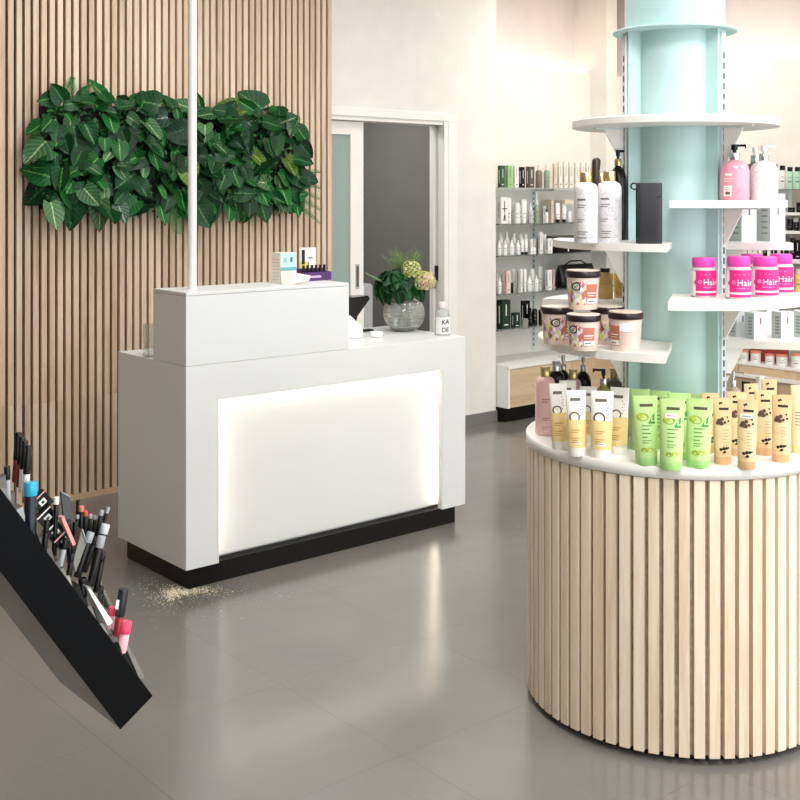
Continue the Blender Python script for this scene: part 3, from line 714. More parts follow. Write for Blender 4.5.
# ---- left lower shelf: tubs
M_TUB = mat('tub_cream', (228, 208, 196), .4, trans=.05); M_LID = mat('tub_lid', (40, 26, 28), .3)
def tub(label, p, rad, H, turn):
    o = thing('body_butter_tub', label, 'tub', p, face_cam(p) + turn, 'floral body butter tubs')
    lh = H * .13
    rings = [(0, rad * .80, rad * .80), (.003, rad * .82, rad * .82), (H - lh - .006, rad * .93, rad * .93)]
    MB().loft(rings, 32).build('pot', M_TUB, o)
    lr = MB().lathe([(rad * .95, H - lh - .006), (rad, H - lh - .004), (rad, H - .002), (rad * .985, H - .0015)], 32).build('lid_rim', M_LID, o)
    MB().lathe([(rad * .93, H - .0015), (rad * .93, H + .001)], 32).build('lid_disc', mat('lid_print', (222, 206, 190), .4, vary=.08, scale=60), lr)
    m = MB(); S = Surf(rings)
    for k in range(14):                                   # wrap-around printed band, left part of the front
        a0 = -2.6 + k * .19; a1 = a0 + .19; f = lambda a, z: (lambda ab: (ab[0] * 1.004 * math.sin(a), -ab[1] * 1.004 * math.cos(a), z))(S.ab(z))
        m.add([f(a0, H * .12), f(a1, H * .12), f(a1, H * .72), f(a0, H * .72)], [(0, 1, 2, 3)], 0, True, [(k / 14 * 2.4, 0), ((k + 1) / 14 * 2.4, 0), ((k + 1) / 14 * 2.4, .9), (k / 14 * 2.4, .9)])
    for k in range(5):
        a0 = .06 + k * .16; a1 = a0 + .16
        m.add([f(a0, H * .14), f(a1, H * .14), f(a1, H * .66), f(a0, H * .66)], [(0, 1, 2, 3)], 1, True)
    d_rect(m, S, rad * .12, rad * .62, H * .42, H * .445, 2, 5, .0014); d_rect(m, S, rad * .12, rad * .55, H * .36, H * .375, 2, 5, .0014)
    d_rect(m, S, rad * .1, rad * .66, H * .16, H * .29, 2, 5, .0014); d_rect(m, S, rad * .16, rad * .5, H * .20, H * .235, 3, 4, .0018)
    d_disc(m, S, -rad * .5, H * .60, rad * .24, 4, 16, .0016); d_disc(m, S, -rad * .5, H * .60, rad * .16, 5, 14, .002, rad * .12)
    m.build('label', [M_FLORAL, mat('terracotta_print', (190, 116, 92), .45), M_TUBEW, M_INK, mat('dark_teal_seal', (42, 54, 56), .5), M_TUBEW], o)
    return o
def tub_px(label, px, D, wpx, ybot, ytop, turn, z=Z_FL2):
    p = on_table(px, D, z); return tub(label, p, wpx / 2 * D / F, (ybot - ytop) * D / F, turn)
D1 = .44 * F / (340 - HOR)
tub_px('floral tub at the left tip of the shelf', 557, 3.50, 33, 344, 307, .5)
tub_px('floral tub at the front with barcode turned to the right', 583.5, 3.36, 35, 348, 312.5, -.1)
tub_px('cream tub at right end of the shelf with white price sticker', 625.5, 3.35, 35, 353, 314.5, -1.25)
tub_px('floral tub at the back between the front tub and the right tub', 607, 3.50, 34, 345, 307.5, 1.2)
hB = (344 - 307) * 3.50 / F
tub_px('floral tub stacked on top of the other tubs', 583, 3.42, 35, 310, 271.5, .15, Z_FL2 + .108)
tops = [o for o in col.objects if o.get('category') == 'tub']
zt_ = Z_FL2 + (348 - 312.5) * 3.36 / F + .001
for o in tops:
    if 'stacked' in o['label']: o.location.z = max(zt_, Z_FL2 + hB + .001)
# sticker on the right tub
o = [x for x in tops if 'price sticker' in x['label']][0]
r_ = 17.5 * 3.35 / F; H_ = 38.5 * 3.35 / F; m = MB()
for k in range(6):
    a0 = .88 + k * .13; a1 = a0 + .13
    m.add([(r_ * .93 * math.sin(a), -r_ * .93 * math.cos(a), z) for a, z in ((a0, H_ * .52), (a1, H_ * .52), (a1, H_ * .74), (a0, H_ * .74))], [(0, 1, 2, 3)], 0, True)
m.build('price_sticker', mat('sticker_bluewhite', (232, 236, 244), .5), o)
# amber oil bottles on the rear left shelf
M_AMBER = mat('amber_oil', (196, 156, 82), .15, coat=.5)
for (px, D, w, top, lab) in ((605, 3.80, 16, 268, 'amber oil bottle, left of the pair behind the tubs'), (622, 3.84, 16, 268, 'amber oil bottle, right of the pair behind the tubs')):
    p = on_table(px, D, Z_BL); H = (EYE - (top - HOR) / F * D) - Z_BL
    o = thing('oil_bottle', lab, 'bottle', p, face_cam(p), 'amber oil bottles'); r = w / 2 * D / F
    rg = [(0, r * .95, r * .6), (.003, r, r * .65), (H * .8, r, r * .65), (H * .86, r * .6, r * .5), (H * .88, r * .5, r * .5)]
    MB().loft(rg, 24, p=3).build('body', M_AMBER, o); MB().lathe([(r * .62, H * .88), (r * .62, H)], 18).build('cap', M_BLACK, o)
    m = MB(); S = Surf(rg, 3); d_rect(m, S, -r * .7, r * .7, H * .2, H * .45, 0, 6); m.build('label', mat('gold_label', (206, 172, 96), .5), o)

# ---- right upper shelf: pump bottles
M_PINKG = mat('pink_gel', (226, 150, 166), .16, coat=.5)
def dec_pink(m, S, H, r):
    d_rect(m, S, -r * .62, -r * .15, H * .60, H * .66, 0, 4); stack_text(m, S, -r * .7, r * -.02, H * .52, 2, 0, .0018, .007)
    d_rect(m, S, -r * .72, -r * .18, H * .1, H * .36, 0, 4); stack_text(m, S, -r * .66, -r * .25, H * .3, 2, 1, .0018); d_rect(m, S, -r * .6, -r * .3, H * .14, H * .21, 1, 3, .0012)
    d_poly(m, S, [(r * .1, H * .16), (r * .13, H * .16), (r * .32, H * .28), (r * .3, H * .28)], 1, .0012); return [mat('label_blush', (240, 222, 210), .5), mat('maroon_ink', (120, 60, 70), .6)]
shelf_bottle(734.5, 3.50, 144.5, 29, Z_FR1, M_PINKG, M_BLACK, M_CHROME, 'pink pump bottle with dark brown head on upper right shelf', .047, decal=dec_pink, turn=0)
shelf_bottle(764, 3.53, 145.5, 27, Z_FR1, M_MARBLE, M_WHITE, M_CHROME, 'white marble-print pump bottle on upper right shelf', .047)
shelf_bottle(755, 3.66, 147.5, 24, Z_FR1, mat('brown_bottle', (132, 104, 84), .25, coat=.3), M_WHITE, M_CHROME, 'brown pump bottle behind the pink and marble pump bottles', .047)

# ---- right lower shelf: magenta jars
M_MAG = mat('magenta_label', (222, 36, 124), .35); M_MAGL = mat('magenta_lid', (226, 70, 170), .35); M_JAR = mat('clear_jar', (236, 222, 228), .12, trans=.35, coat=.3)
def jar(label, px, D, turn, ybot, ytop, wpx):
    p = on_table(px, D, Z_FR2); H = (ybot - ytop) * D / F; r = wpx / 2 * D / F
    o = thing('supplement_jar', label, 'jar', p, face_cam(p) + turn, 'magenta-capped jars')
    rg = [(0, r * .92, r * .92), (.004, r, r), (H * .70, r, r), (H * .745, r * .9, r * .9), (H * .76, r * .82, r * .82)]
    MB().loft(rg, 30).build('glass_body', M_JAR, o)
    MB().lathe([(r * .86, H * .76), (r * .90, H * .775), (r * .90, H * .965), (r * .84, H)], 30).build('cap', M_MAGL, o)
    m = MB(); S = Surf(rg)
    def band(a0, a1, z0, z1, mi, n=10, off=1.008):
        for k in range(n):
            a = a0 + (a1 - a0) * k / n; b = a0 + (a1 - a0) * (k + 1) / n
            m.add([(r * off * math.sin(a), -r * off * math.cos(a), z0), (r * off * math.sin(b), -r * off * math.cos(b), z0), (r * off * math.sin(b), -r * off * math.cos(b), z1), (r * off * math.sin(a), -r * off * math.cos(a), z1)], [(0, 1, 2, 3)], mi, True)
    band(-.75, 2.0, .006, H * .685, 0, 16); band(-1.6, -.75, .006, H * .66, 1, 6)
    band(-.75, 2.0, H * .12, H * .165, 1, 14, 1.012)
    d_disc(m, S, -r * .62, H * .38, r * .18, 0, 12, .0008, 0, 1.2); d_disc(m, S, -r * .36, H * .4, r * .16, 2, 12, .0014, r * .05)
    d_text(m, S, 'Hair', -r * .12, H * .32, H * .21, 1, .95, .0016)
    stack_text(m, S, -r * .15, r * .8, H * .25, 1, 2, .003); stack_text(m, S, -r * .3, r * .85, H * .57, 1, 2, .0024)
    m.build('label', [M_MAG, mat('jar_label_white', (242, 228, 230), .4), mat('magenta_light', (240, 120, 180), .4)], o)
jar('magenta-capped jar standing alone at left end of shelf', 703.5, 3.42, .1, 299.5, 260, 25)
jar('magenta-capped jar at the front centre of the group of four', 738.5, 3.36, 0, 303, 260.5, 25)
jar('magenta-capped jar in front, right neighbour of the centre jar', 765, 3.43, -.05, 300.5, 260.5, 26)
jar('magenta-capped jar at the back, hidden by the two front jars', 752, 3.56, 0, 297, 258, 23)
jar('magenta-capped jar at the back right of the group', 781, 3.54, -.1, 298, 258.5, 24)

# ---- rear right shelves: cartons
M_CART = mat('carton_bluewhite', (226, 230, 234), .5); M_CARTG = mat('carton_silver', (194, 200, 198), .5)
def big_carton(label, px, D, z, wpx, dp, H, turn, group):
    p = on_table(px, D, z); w = wpx * D / F
    o = thing('carton', label, 'box', p, turn, group)
    MB().box((-w / 2, -dp / 2, 0), (w / 2, dp / 2, H)).build('body', M_CART, o)
    MB().box((-w / 2 - .0005, -dp / 2, .0), (-w / 2, dp / 2, H)).build('side_panel', M_CARTG, o)
    m = MB(); m.box((-.002, -dp / 2 - .0006, H * .55), (.004, -dp / 2, H * .8))
    m.build('print', M_INK, o)
    m = MB()
    for k in range(6): m.box((-w / 2 - .0011, -dp * .3, H * (.15 + .12 * k)), (-w / 2 - .0005, dp * .1, H * (.15 + .12 * k) + .006))
    q = m.build('fine_print', mat('ink_pale', (146, 148, 146), .6), o); q['kind'] = 'stuff'
for px, D, lab in ((742, 3.74, 'tall white carton nearest the column on rear shelf'), (770.5, 3.74, 'tall white carton at the outer end of rear shelf')):
    big_carton(lab, px, D, Z_BR1, .060 * F / D, .070, .155, .4, 'tall cartons on rear shelf')
for px, D, lab in ((738, 3.76, 'short grey-white carton nearest the column on lower rear shelf'), (755.5, 3.69, 'short grey-white carton second from the column on lower rear shelf'), (768, 3.84, 'short grey-white carton set back in the gap on lower rear shelf'), (782.5, 3.71, 'short grey-white carton third in the front row of lower rear shelf'), (803, 3.73, 'short grey-white carton cut by the right picture edge')):
    big_carton(lab, px, D, Z_BR2, .050 * F / D, .046, .085, .4, 'short cartons on lower rear shelf')
# ------------------------------------------------------------------ far bay: low cabinet, panel, glass shelves
NW = 1.97                                   # face of the niche wall
pn = struct(rbuild(rbox(MB(), 3.441, 4.80, NW - .012, NW - .001, .40, 1.668), 'trim_3', M_PANEL))
cb = thing('low_cabinet', 'low oak-fronted cabinet with white top below the glass shelves', 'cabinet', R(3.447, 0, 0), ROT)
CT1 = 1.345
bevel(rbuild(rbox(MB(), 0, CT1, 1.56, NW - .014, .377, .399), 'top', M_SHELF, cb), .0015)
rbuild(rbox(MB(), 0, .02, 1.565, NW - .014, .1, .377), 'side_panel', M_SHELF, cb)
rbuild(rbox(MB(), CT1 - .02, CT1, 1.565, NW - .014, .1, .377), 'side_panel', M_SHELF, cb)
rbuild(rbox(MB(), .02, CT1 - .02, 1.6, NW - .014, .1, .377), 'carcass', M_SHELF, cb)
for a, b in ((.022, .67), (.674, CT1 - .022)): rbuild(rbox(MB(), a, b, 1.566, 1.599, .104, .374), 'drawer_front', W_CAB, cb)
rbuild(rbox(MB(), .0, CT1, 1.60, NW - .02, 0, .1), 'plinth', M_BLACKP, cb)
# slotted wall rails
for px in (533, 606):
    t, w = tw(on_w(px, 250, NW - .012)); m = MB(); rbox(m, t - .014, t + .014, NW - .02, NW - .0125, .42, 1.67)
    z = .45
    while z < 1.65: rbox(m, t - .005, t + .005, NW - .0206, NW - .0199, z, z + .022, 1); z += .04
    rbuild(m, 'slotted_rail', [M_RAIL, M_SLOT], pn)
SH_W0 = 1.66
GSH = [(187.5, 'top'), (224, 'second'), (256, 'third'), (294.5, 'fourth'), (330.5, 'lowest')]
GZ = []
for k, (yy, nm) in enumerate(GSH):
    z = on_w(498.5, yy, SH_W0).z; GZ.append(z)
    g = thing('glass_shelf', '%s glass shelf of the bay beside the white wall' % nm, 'shelf', R(3.447, 0, z - .008), ROT, 'glass shelves')
    rbuild(rbox(MB(), 0, 1.34, SH_W0, NW - .022, 0, .008), 'pane', M_GLASS, g)
    for px in (533, 606):
        t, w = tw(on_w(px, 250, NW - .012)); rbuild(rbox(MB(), t - 3.447 - .004, t - 3.447 + .004, SH_W0 + .08, NW - .021, -.014, -.0004), 'bracket', M_RAIL, g)

def C(name, c, rough=.45): return mat(name, c, rough)
PAL = {'w': M_WHITE, 'c': M_WARMW, 'p': C('pale_pink', (232, 206, 196)), 'k': M_BLACK, 'dg': C('forest_green', (44, 84, 50)), 'lg': C('leaf_green_card', (150, 196, 122)), 'b': C('brown_card', (92, 78, 68)),
       'tb': C('taupe_glass', (132, 116, 102)), 'gg': C('green_glass', (140, 160, 136)), 'g': C('silver_grey', (186, 188, 184)), 'be': C('beige_card', (222, 206, 186)), 'bg': C('bottle_green_card', (24, 52, 42)), 'gr': C('grey_carton', (150, 150, 142)),
       'mint': C('mint_card', (178, 214, 190)), 'or': C('coral_lid', (224, 146, 122)), 'y': C('yellow_label', (236, 206, 90)), 'am': C('amber_glass', (206, 150, 60)), 'bl': C('blue_grey', (150, 176, 184))}
CN = {'w': 'white', 'c': 'cream white', 'p': 'pale pink', 'k': 'black', 'dg': 'dark green', 'lg': 'light green', 'b': 'dark brown', 'tb': 'taupe', 'gg': 'grey green', 'g': 'silver grey', 'be': 'beige', 'bg': 'bottle green', 'gr': 'grey', 'mint': 'mint and white', 'or': 'white with coral lid', 'y': 'yellow labelled', 'am': 'amber', 'bl': 'blue grey'}
def far_item(x0, x1, ytop, z, wf, kind, c, capc, label, group, front=True):
    """an item whose outline spans x0..x1 in the view, standing on the far shelf at depth wf"""
    xm = (x0 + x1) / 2
    if kind == 'box':
        sp_ = .38 * (x1 - x0); dp = max(.02, sp_ / 92)
        q0 = on_w(x0 + sp_, ytop, wf); q1 = on_w(x1, ytop, wf); t0, _ = tw(q0); t1, _ = tw(q1)
        H = q0.z - z; wd = t1 - t0
        p = R(t0 + wd / 2, wf + dp / 2, z); return carton('carton', label, 'box', p, wd, dp, H, ROT, PAL[c], group, PAL['w'] if c in ('k', 'dg', 'bg', 'b') else M_INK)
    q = on_w(xm, ytop, wf); D = q.y; r = (x1 - x0) / 2 * D / F; H = q.z - z; t, _ = tw(q); p = R(t, wf + r, z)
    m = MB(); ms = [PAL[c], PAL[capc or c], M_INK]
    if kind == 'bottle':      # body, shoulder, cap
        rg = [(0, r * .95, r * .95), (.003, r, r), (H * .70, r, r), (H * .78, r * .55, r * .55)]
        m.loft(rg, 14); m.lathe([(r * .5, H * .78), (r * .5, H)], 12, 1)
    elif kind == 'cyl':       # straight tin with cap of full width
        rg = [(0, r, r), (H * .8, r, r)]
        m.loft(rg, 14); m.lathe([(r * .97, H * .8), (r * .97, H)], 14, 1)
    elif kind == 'tube':      # tube standing on its cap, crimped top
        rg = [(H * .16, r * .8, r * .8), (H * .6, r * .95, r * .6), (H, r, .001)]
        m.loft(rg, 14); m.lathe([(r * .82, 0), (r * .82, H * .16)], 12, 1)
    elif kind == 'dropper':
        rg = [(0, r, r), (H * .55, r, r), (H * .62, r * .4, r * .4)]
        m.loft(rg, 14); m.lathe([(r * .42, H * .62), (r * .42, H * .78), (r * .22, H * .8), (r * .2, H)], 10, 1)
    else:                     # jar with lid
        rg = [(0, r * .94, r * .94), (.002, r, r), (H * .66, r, r)]
        m.loft(rg, 16); m.lathe([(r * 1.02, H * .66), (r * 1.02, H)], 16, 1)
    S = Surf(rg); zz = rg[-2][0] * .8 if len(rg) > 2 else rg[-1][0] * .7
    d_rect(m, S, -r * .45, r * .45, zz * .8, zz * .86, 2, 2, .0006); d_rect(m, S, -r * .4, r * .4, zz * .5, zz * .54, 2, 2, .0006)
    NM = {'bottle': 'bottle', 'cyl': 'tin', 'tube': 'tube', 'dropper': 'dropper_bottle', 'jar': 'jar'}
    o = m.build(NM[kind], ms, None, p, ROT - .55)
    return tag(o, label, {'dropper': 'bottle', 'cyl': 'tin'}.get(kind, kind), group)
KW = {'box': 'carton', 'bottle': 'bottle', 'cyl': 'tin', 'tube': 'tube', 'dropper': 'dropper bottle', 'jar': 'jar'}
SHELF_ITEMS = {
 0: ([(498, 505, 165.5, 'box', 'dg', 0), (505.3, 512.5, 165.5, 'box', 'lg', 0), (513, 518.3, 165.5, 'box', 'w', 0), (519, 525, 167, 'box', 'k', 0), (526, 534.5, 166.5, 'box', 'b', 0), (538, 545, 165, 'bottle', 'tb', 'c'), (546, 552, 165, 'bottle', 'gg', 'c'),
      (552.8, 557, 163.5, 'box', 'be', 0), (557.3, 562.3, 162, 'box', 'c', 0), (562.6, 567.6, 162, 'box', 'c', 0), (568, 573.4, 162, 'box', 'c', 0), (573.8, 579, 162.5, 'box', 'c', 0), (579.5, 584.6, 162.5, 'box', 'c', 0), (585, 590, 163, 'box', 'c', 0), (590.4, 595, 163, 'box', 'c', 0)], []),
 1: ([(497, 508, 197, 'box', 'w', 0), (508.3, 513.3, 198, 'tube', 'w', 'w'), (516, 522.5, 203, 'cyl', 'w', 'w'), (523, 529, 199.5, 'tube', 'w', 'w'), (530, 535.6, 203, 'dropper', 'g', 'w'), (536.2, 541.4, 193, 'dropper', 'gg', 'w'), (542, 545.7, 206, 'box', 'g', 0), (546, 549.6, 209, 'bottle', 'w', 'k'), (550.2, 553.6, 200.5, 'box', 'be', 0),
      (557, 562, 203, 'tube', 'w', 'k'), (563.5, 568.2, 203, 'tube', 'w', 'k'), (568.6, 573.6, 211, 'jar', 'w', 'w')], [(512.6, 517.6, 199, 'bottle', 'w', 'w'), (519.5, 524, 200, 'bottle', 'w', 'g')]),
 2: ([(498.6, 502.6, 240.5, 'bottle', 'w', 'w'), (504.4, 508.6, 240.5, 'bottle', 'w', 'w'), (510.6, 516, 240, 'bottle', 'w', 'w'), (517.4, 521.6, 240.5, 'bottle', 'w', 'w'), (521.9, 525.2, 239, 'tube', 'w', 'k'), (525.4, 529.4, 239.5, 'tube', 'w', 'k'), (529.6, 533, 239, 'box', 'w', 0), (533.3, 537.2, 246.5, 'bottle', 'w', 'w'), (538.6, 543, 232, 'box', 'w', 0), (545.5, 552.5, 238.5, 'box', 'w', 0)],
      [(500.2, 504.8, 233, 'bottle', 'w', 'w'), (506.2, 511, 232.5, 'bottle', 'w', 'w'), (513.4, 518, 233, 'bottle', 'w', 'w'), (520, 524.4, 234, 'cyl', 'w', 'w'), (524.8, 529.2, 234, 'cyl', 'w', 'w'), (533.6, 538, 238.5, 'cyl', 'w', 'w'), (544, 548, 234.5, 'tube', 'w', 'w')]),
 3: ([(498.8, 503, 278, 'bottle', 'w', 'w'), (504.4, 510.6, 271, 'box', 'p', 0), (511, 515, 283, 'jar', 'k', 'k'), (517.6, 520.6, 271, 'box', 'g', 0), (520.9, 524, 269, 'tube', 'w', 'w'), (524.6, 528, 269, 'tube', 'w', 'w'), (528.4, 533.8, 276, 'bottle', 'w', 'w'), (535.5, 540.2, 275.5, 'bottle', 'w', 'w'), (545.5, 552, 270, 'box', 'w', 0)],
      [(496.6, 500, 270, 'bottle', 'p', 'p'), (502.2, 505.4, 270, 'bottle', 'p', 'p'), (512.8, 517, 269, 'tube', 'w', 'w'), (531.6, 536.4, 269, 'tube', 'w', 'w'), (539, 544.6, 267, 'cyl', 'w', 'w'), (552.2, 555, 269, 'box', 'p', 0)]),
 4: ([(497, 510.4, 300.5, 'box', 'bg', 0), (511.2, 520, 313, 'box', 'bg', 0), (520.6, 528, 319, 'box', 'gr', 0), (530, 533.4, 308, 'bottle', 'k', 'k'), (534, 539.4, 304, 'bottle', 'k', 'g'), (540.2, 545, 310, 'jar', 'k', 'k'), (545.4, 549.4, 312, 'jar', 'k', 'k')], [(520.8, 530, 301, 'box', 'k', 0)]),
}
SN = ['top', 'second', 'third', 'fourth', 'lowest']
for si, (frontrow, backrow) in SHELF_ITEMS.items():
    for row, items, wf in (('front', frontrow, SH_W0 + .035), ('back', backrow, SH_W0 + .125)):
        for k, (x0, x1, yt, kind, c, cc) in enumerate(items):
            cap = ' with %s cap' % CN[cc] if cc and cc != c else ''
            lab = '%s %s%s, %s from left in %s row, %s glass shelf' % (CN[c], KW[kind], cap, ORD[k], row, SN[si])
            if row == 'front' and not backrow: lab = '%s %s%s, %s from left on %s glass shelf' % (CN[c], KW[kind], cap, ORD[k], SN[si])
            far_item(x0, x1, yt, GZ[si] + .0003, wf, kind, c, cc, lab, 'products on the glass shelves')
# cross emblem with pendant on the first white carton of the second shelf
o = [x for x in col.objects if x.get('label', '').startswith('white carton, first from left in front row, second')][0]
o['label'] = 'white carton with black cross and drop emblem on second glass shelf'
bb = [v.co for v in o.data.vertices]; yf = min(v.y for v in bb) - .0003; hh = max(v.z for v in bb); wx = max(v.x for v in bb)
m = MB(); m.box((-.003, yf - .0006, hh * .42), (.003, yf, hh * .72)); m.box((-wx * .7, yf - .0006, hh * .54), (wx * .7, yf, hh * .575))
m.add([(x, yf - .0008, z) for x, z in [(0, hh * .42), (.009, hh * .24), (.006, hh * .17), (-.006, hh * .17), (-.009, hh * .24)]], [(0, 4, 3, 2, 1)])
m.build('emblem', M_INKB, o)
# beige lidded display box on shelf 2, dark tray on shelf 3, black pouch on shelf 4
t0, _ = tw(on_w(556, 204, 1.78)); t1, _ = tw(on_w(573, 204, 1.78))
z = on_w(560, 204, 1.70).z
o = thing('display_rack', 'beige lidded rack over the white tubes on second glass shelf', 'rack', R(t0, 1.69, GZ[1] + .0003), ROT)
hz = z - GZ[1]
MB().box((0, .0, hz), (t1 - t0, .22, hz + .03)).build('lid', PAL['be'], o); MB().box((0, .2, 0), (t1 - t0, .22, hz)).build('back_board', PAL['be'], o)
for x in (0, t1 - t0 - .004): MB().box((x, .17, 0), (x + .004, .2, hz)).build('end_board', PAL['be'], o)
t0, _ = tw(on_w(557, 250, 1.70)); t1, _ = tw(on_w(590, 250, 1.70))
o = thing('gift_tray', 'flat dark tray with cream sleeve on third glass shelf', 'box', R(t0, 1.69, GZ[2] + .0003), ROT)
MB().box((0, 0, 0), (t1 - t0, .2, .045)).build('tray', M_BLACK, o); MB().box((0, -.002, .045), (t1 - t0, .2, .10)).build('sleeve', PAL['c'], o); MB().box((-.002, -.003, .10), (t1 - t0, .2, .12)).build('lid', C('dark_olive_lid', (70, 72, 58)), o)
MB().box((.11, -.0012, .008), (.122, 0, .04)).build('tab', M_WHITE, o)
t0, _ = tw(on_w(562.5, 280, 1.72)); t1, _ = tw(on_w(598, 280, 1.72))
o = thing('gift_pouch', 'black pouch with pink label on fourth glass shelf', 'pouch', R((t0 + t1) / 2, 1.77, GZ[3] + .0003), ROT)
hw = (t1 - t0) / 2; rg = [(0, hw * .95, .05), (.02, hw, .06), (.12, hw * .98, .045), (.165, hw * .96, .012), (.175, hw * .94, .01)]
MB().loft(rg, 24, p=4).build('bag', M_BLACK, o); m = MB(); d_rect(m, Surf(rg, 4), -hw * .35, hw * .9, .012, .115, 0, 8, .002); m.build('label', PAL['p'], o)
MB().tube([(-hw * .6, 0, .172), (-hw * .3, 0, .2), (hw * .3, 0, .2), (hw * .6, 0, .172)], .006, 8).build('handle', M_BLACK, o)

# ------------------------------------------------------------------ right wall: shelving unit
RT = 4.93; RF = 4.63
def rz_at(px, py, t=RF): return on_t(px, py, t).z
RS = [(189, .008, True, 'top glass'), (212.5, .02, False, 'second'), (231, .02, False, 'third'), (259.5, .028, False, 'fourth'), (292, .02, False, 'fifth'), (318, .02, False, 'sixth'), (369, .018, False, 'lowest')]
RZS = []
for yy, th, gl, nm in RS:
    z = rz_at(796, yy); RZS.append(z)
    o = thing('wall_shelf', '%s white shelf of the right wall unit' % nm if not gl else 'top glass shelf of the right wall unit', 'shelf', R(RF, -.5, z - th), ROT, 'right wall shelves')
    bevel(rbuild(rbox(MB(), 0, RT - RF - .013, 0, 1.95, 0, th), 'board', M_GLASS if gl else M_SHELF, o), .001)
    for w in (.1, .75, 1.4) if nm != 'lowest' else (): rbuild(rbox(MB(), .06, RT - RF - .013, w, w + .006, -.02, -.0004), 'bracket', M_RAIL, o)
pr = struct(rbuild(rbox(MB(), RT - .012, RT - .001, -.5, 1.46, .2, rz_at(796, 189)), 'trim_4', mat('taupe_panel', (196, 186, 174), .6)))
for w in (-.4, .25, .9): rbuild(rbox(MB(), RT - .02, RT - .0125, w - .012, w + .012, .3, 1.64), 'slotted_rail', M_RAIL, pr)
# drawer cabinet below
zc = RZS[-1] - .019
dc = thing('drawer_cabinet', 'oak drawer unit along the right wall behind the display table', 'cabinet', R(RF, -.5, 0), ROT)
zl = rz_at(796, 380)
for k in range(4): rbuild(rbox(MB(), -.004, .016, .002 + k * .49, .486 + k * .49, zl + .002, zc - .002), 'drawer_front', W_CAB, dc)
rbuild(rbox(MB(), .016, RT - RF - .014, 0, 1.95, zl, zc), 'carcass', M_SHELF, dc)
rbuild(rbox(MB(), -.05, RT - RF - .014, 0, 1.95, zl - .022, zl - .0005), 'ledge', M_SHELF, dc)
W_DK = wood('shaded_oak', (152, 122, 90), (176, 146, 112), (192, 164, 130), axis=0, sc=14)
for k in range(3): rbuild(rbox(MB(), -.03, .0, .002 + k * .65, .648 + k * .65, .08, zl - .024), 'lower_front', W_CAB, dc)
rbuild(rbox(MB(), .0, RT - RF - .014, 0, 1.95, .08, zl - .023), 'lower_carcass', M_SHELF, dc)
rbuild(rbox(MB(), .02, RT - RF - .014, 0, 1.95, 0, .08), 'plinth', M_BLACKP, dc)
def wall_item(x0, x1, ytop, si, kind, c, cc, label, toff=.03):
    q = on_t((x0 + x1) / 2, ytop, RF + toff); z = RZS[si] + .0003; H = q.z - z
    if H < .015: H = .02
    _, w = tw(q); r = (x1 - x0) / 2 * q.y / F
    if kind == 'box':
        return carton('carton', label, 'box', R(RF + toff + r, w, z), r * 2.1, r * 1.6, H, ROT - PI / 2, PAL[c], 'products on the right wall shelves', PAL['w'] if c in ('k', 'b') else M_INK)
    m = MB(); ms = [PAL[c], PAL[cc or c], M_INK, PAL['mint']]
    if kind == 'bottle':
        rg = [(0, r * .96, r * .96), (.002, r, r), (H * .76, r, r), (H * .8, r * .75, r * .75)]; m.loft(rg, 14, 0); m.lathe([(r * .8, H * .8), (r * .8, H)], 12, 1)
        if c == 'mint': m.lathe([(r * 1.01, .004), (r * 1.01, H * .3)], 14, 3)
    else:
        lf0 = .84 if cc == 'or' else .68; rg = [(0, r * .95, r * .95), (.002, r, r), (H * lf0, r, r)]; m.loft(rg, 16); m.lathe([(r * 1.03, H * lf0), (r * 1.03, H)], 16, 1)
    S = Surf(rg); d_rect(m, S, -r * .5, r * .5, H * .3, H * .36, 2, 2, .0006); d_rect(m, S, -r * .5, r * .4, H * .5, H * .53, 2, 2, .0006)
    o = m.build(kind, ms, None, R(RF + toff + r, w, z), ROT - PI / 2 + .5); return tag(o, label, kind, 'products on the right wall shelves')
RW = {0: [(771, 776.5, 164.5, 'bottle', 'w', 'k'), (777.5, 784, 165.5, 'bottle', 'w', 'k'), (785, 791.5, 167, 'bottle', 'mint', 'k'), (792.3, 799, 167, 'bottle', 'mint', 'k'), (800, 807, 167, 'bottle', 'mint', 'k')],
      1: [(786, 793, 207.5, 'jar', 'k', 'k'), (794.5, 802, 202.5, 'jar', 'k', 'k')],
      2: [(785.5, 791.5, 219, 'jar', 'k', 'k'), (792.3, 797.5, 218, 'jar', 'k', 'g'), (798.2, 804, 218, 'jar', 'k', 'k')],
      3: [(725, 730.5, 247.5, 'box', 'c', 0), (731, 737, 247.5, 'box', 'c', 0), (738, 746, 247.5, 'box', 'c', 0), (747, 756.5, 247.5, 'box', 'c', 0), (757, 762, 248.5, 'bottle', 'c', 'k'), (763, 766.5, 247, 'box', 'k', 0), (767, 770, 247, 'box', 'w', 0), (771, 776, 247, 'box', 'k', 0), (777, 780, 247, 'box', 'w', 0), (780.6, 786, 247, 'box', 'k', 0), (789, 794, 238, 'jar', 'k', 'k'), (794.6, 800, 240, 'box', 'k', 0)],
      4: [(721, 725, 258, 'bottle', 'be', 'k'), (787.5, 793, 268, 'bottle', 'c', 'y'), (793.6, 800, 269, 'bottle', 'y', 'c')],
      5: [(775, 781, 310.5, 'jar', 'bl', 'k'), (784, 790.5, 309.5, 'jar', 'bl', 'g'), (792, 800, 309.5, 'jar', 'w', 'w')],
      6: [(723.5, 730, 345, 'box', 'c', 0), (730.3, 734.5, 346, 'bottle', 'am', 'am'), (736.5, 746, 350.5, 'jar', 'w', 'or'), (748, 758, 351.5, 'jar', 'w', 'or'), (763, 772, 354.5, 'jar', 'w', 'or'), (773.5, 784.5, 355, 'jar', 'w', 'or'), (789, 799, 354, 'jar', 'w', 'or')]}
RN = ['top glass', 'second', 'third', 'fourth', 'fifth', 'sixth', 'lowest']
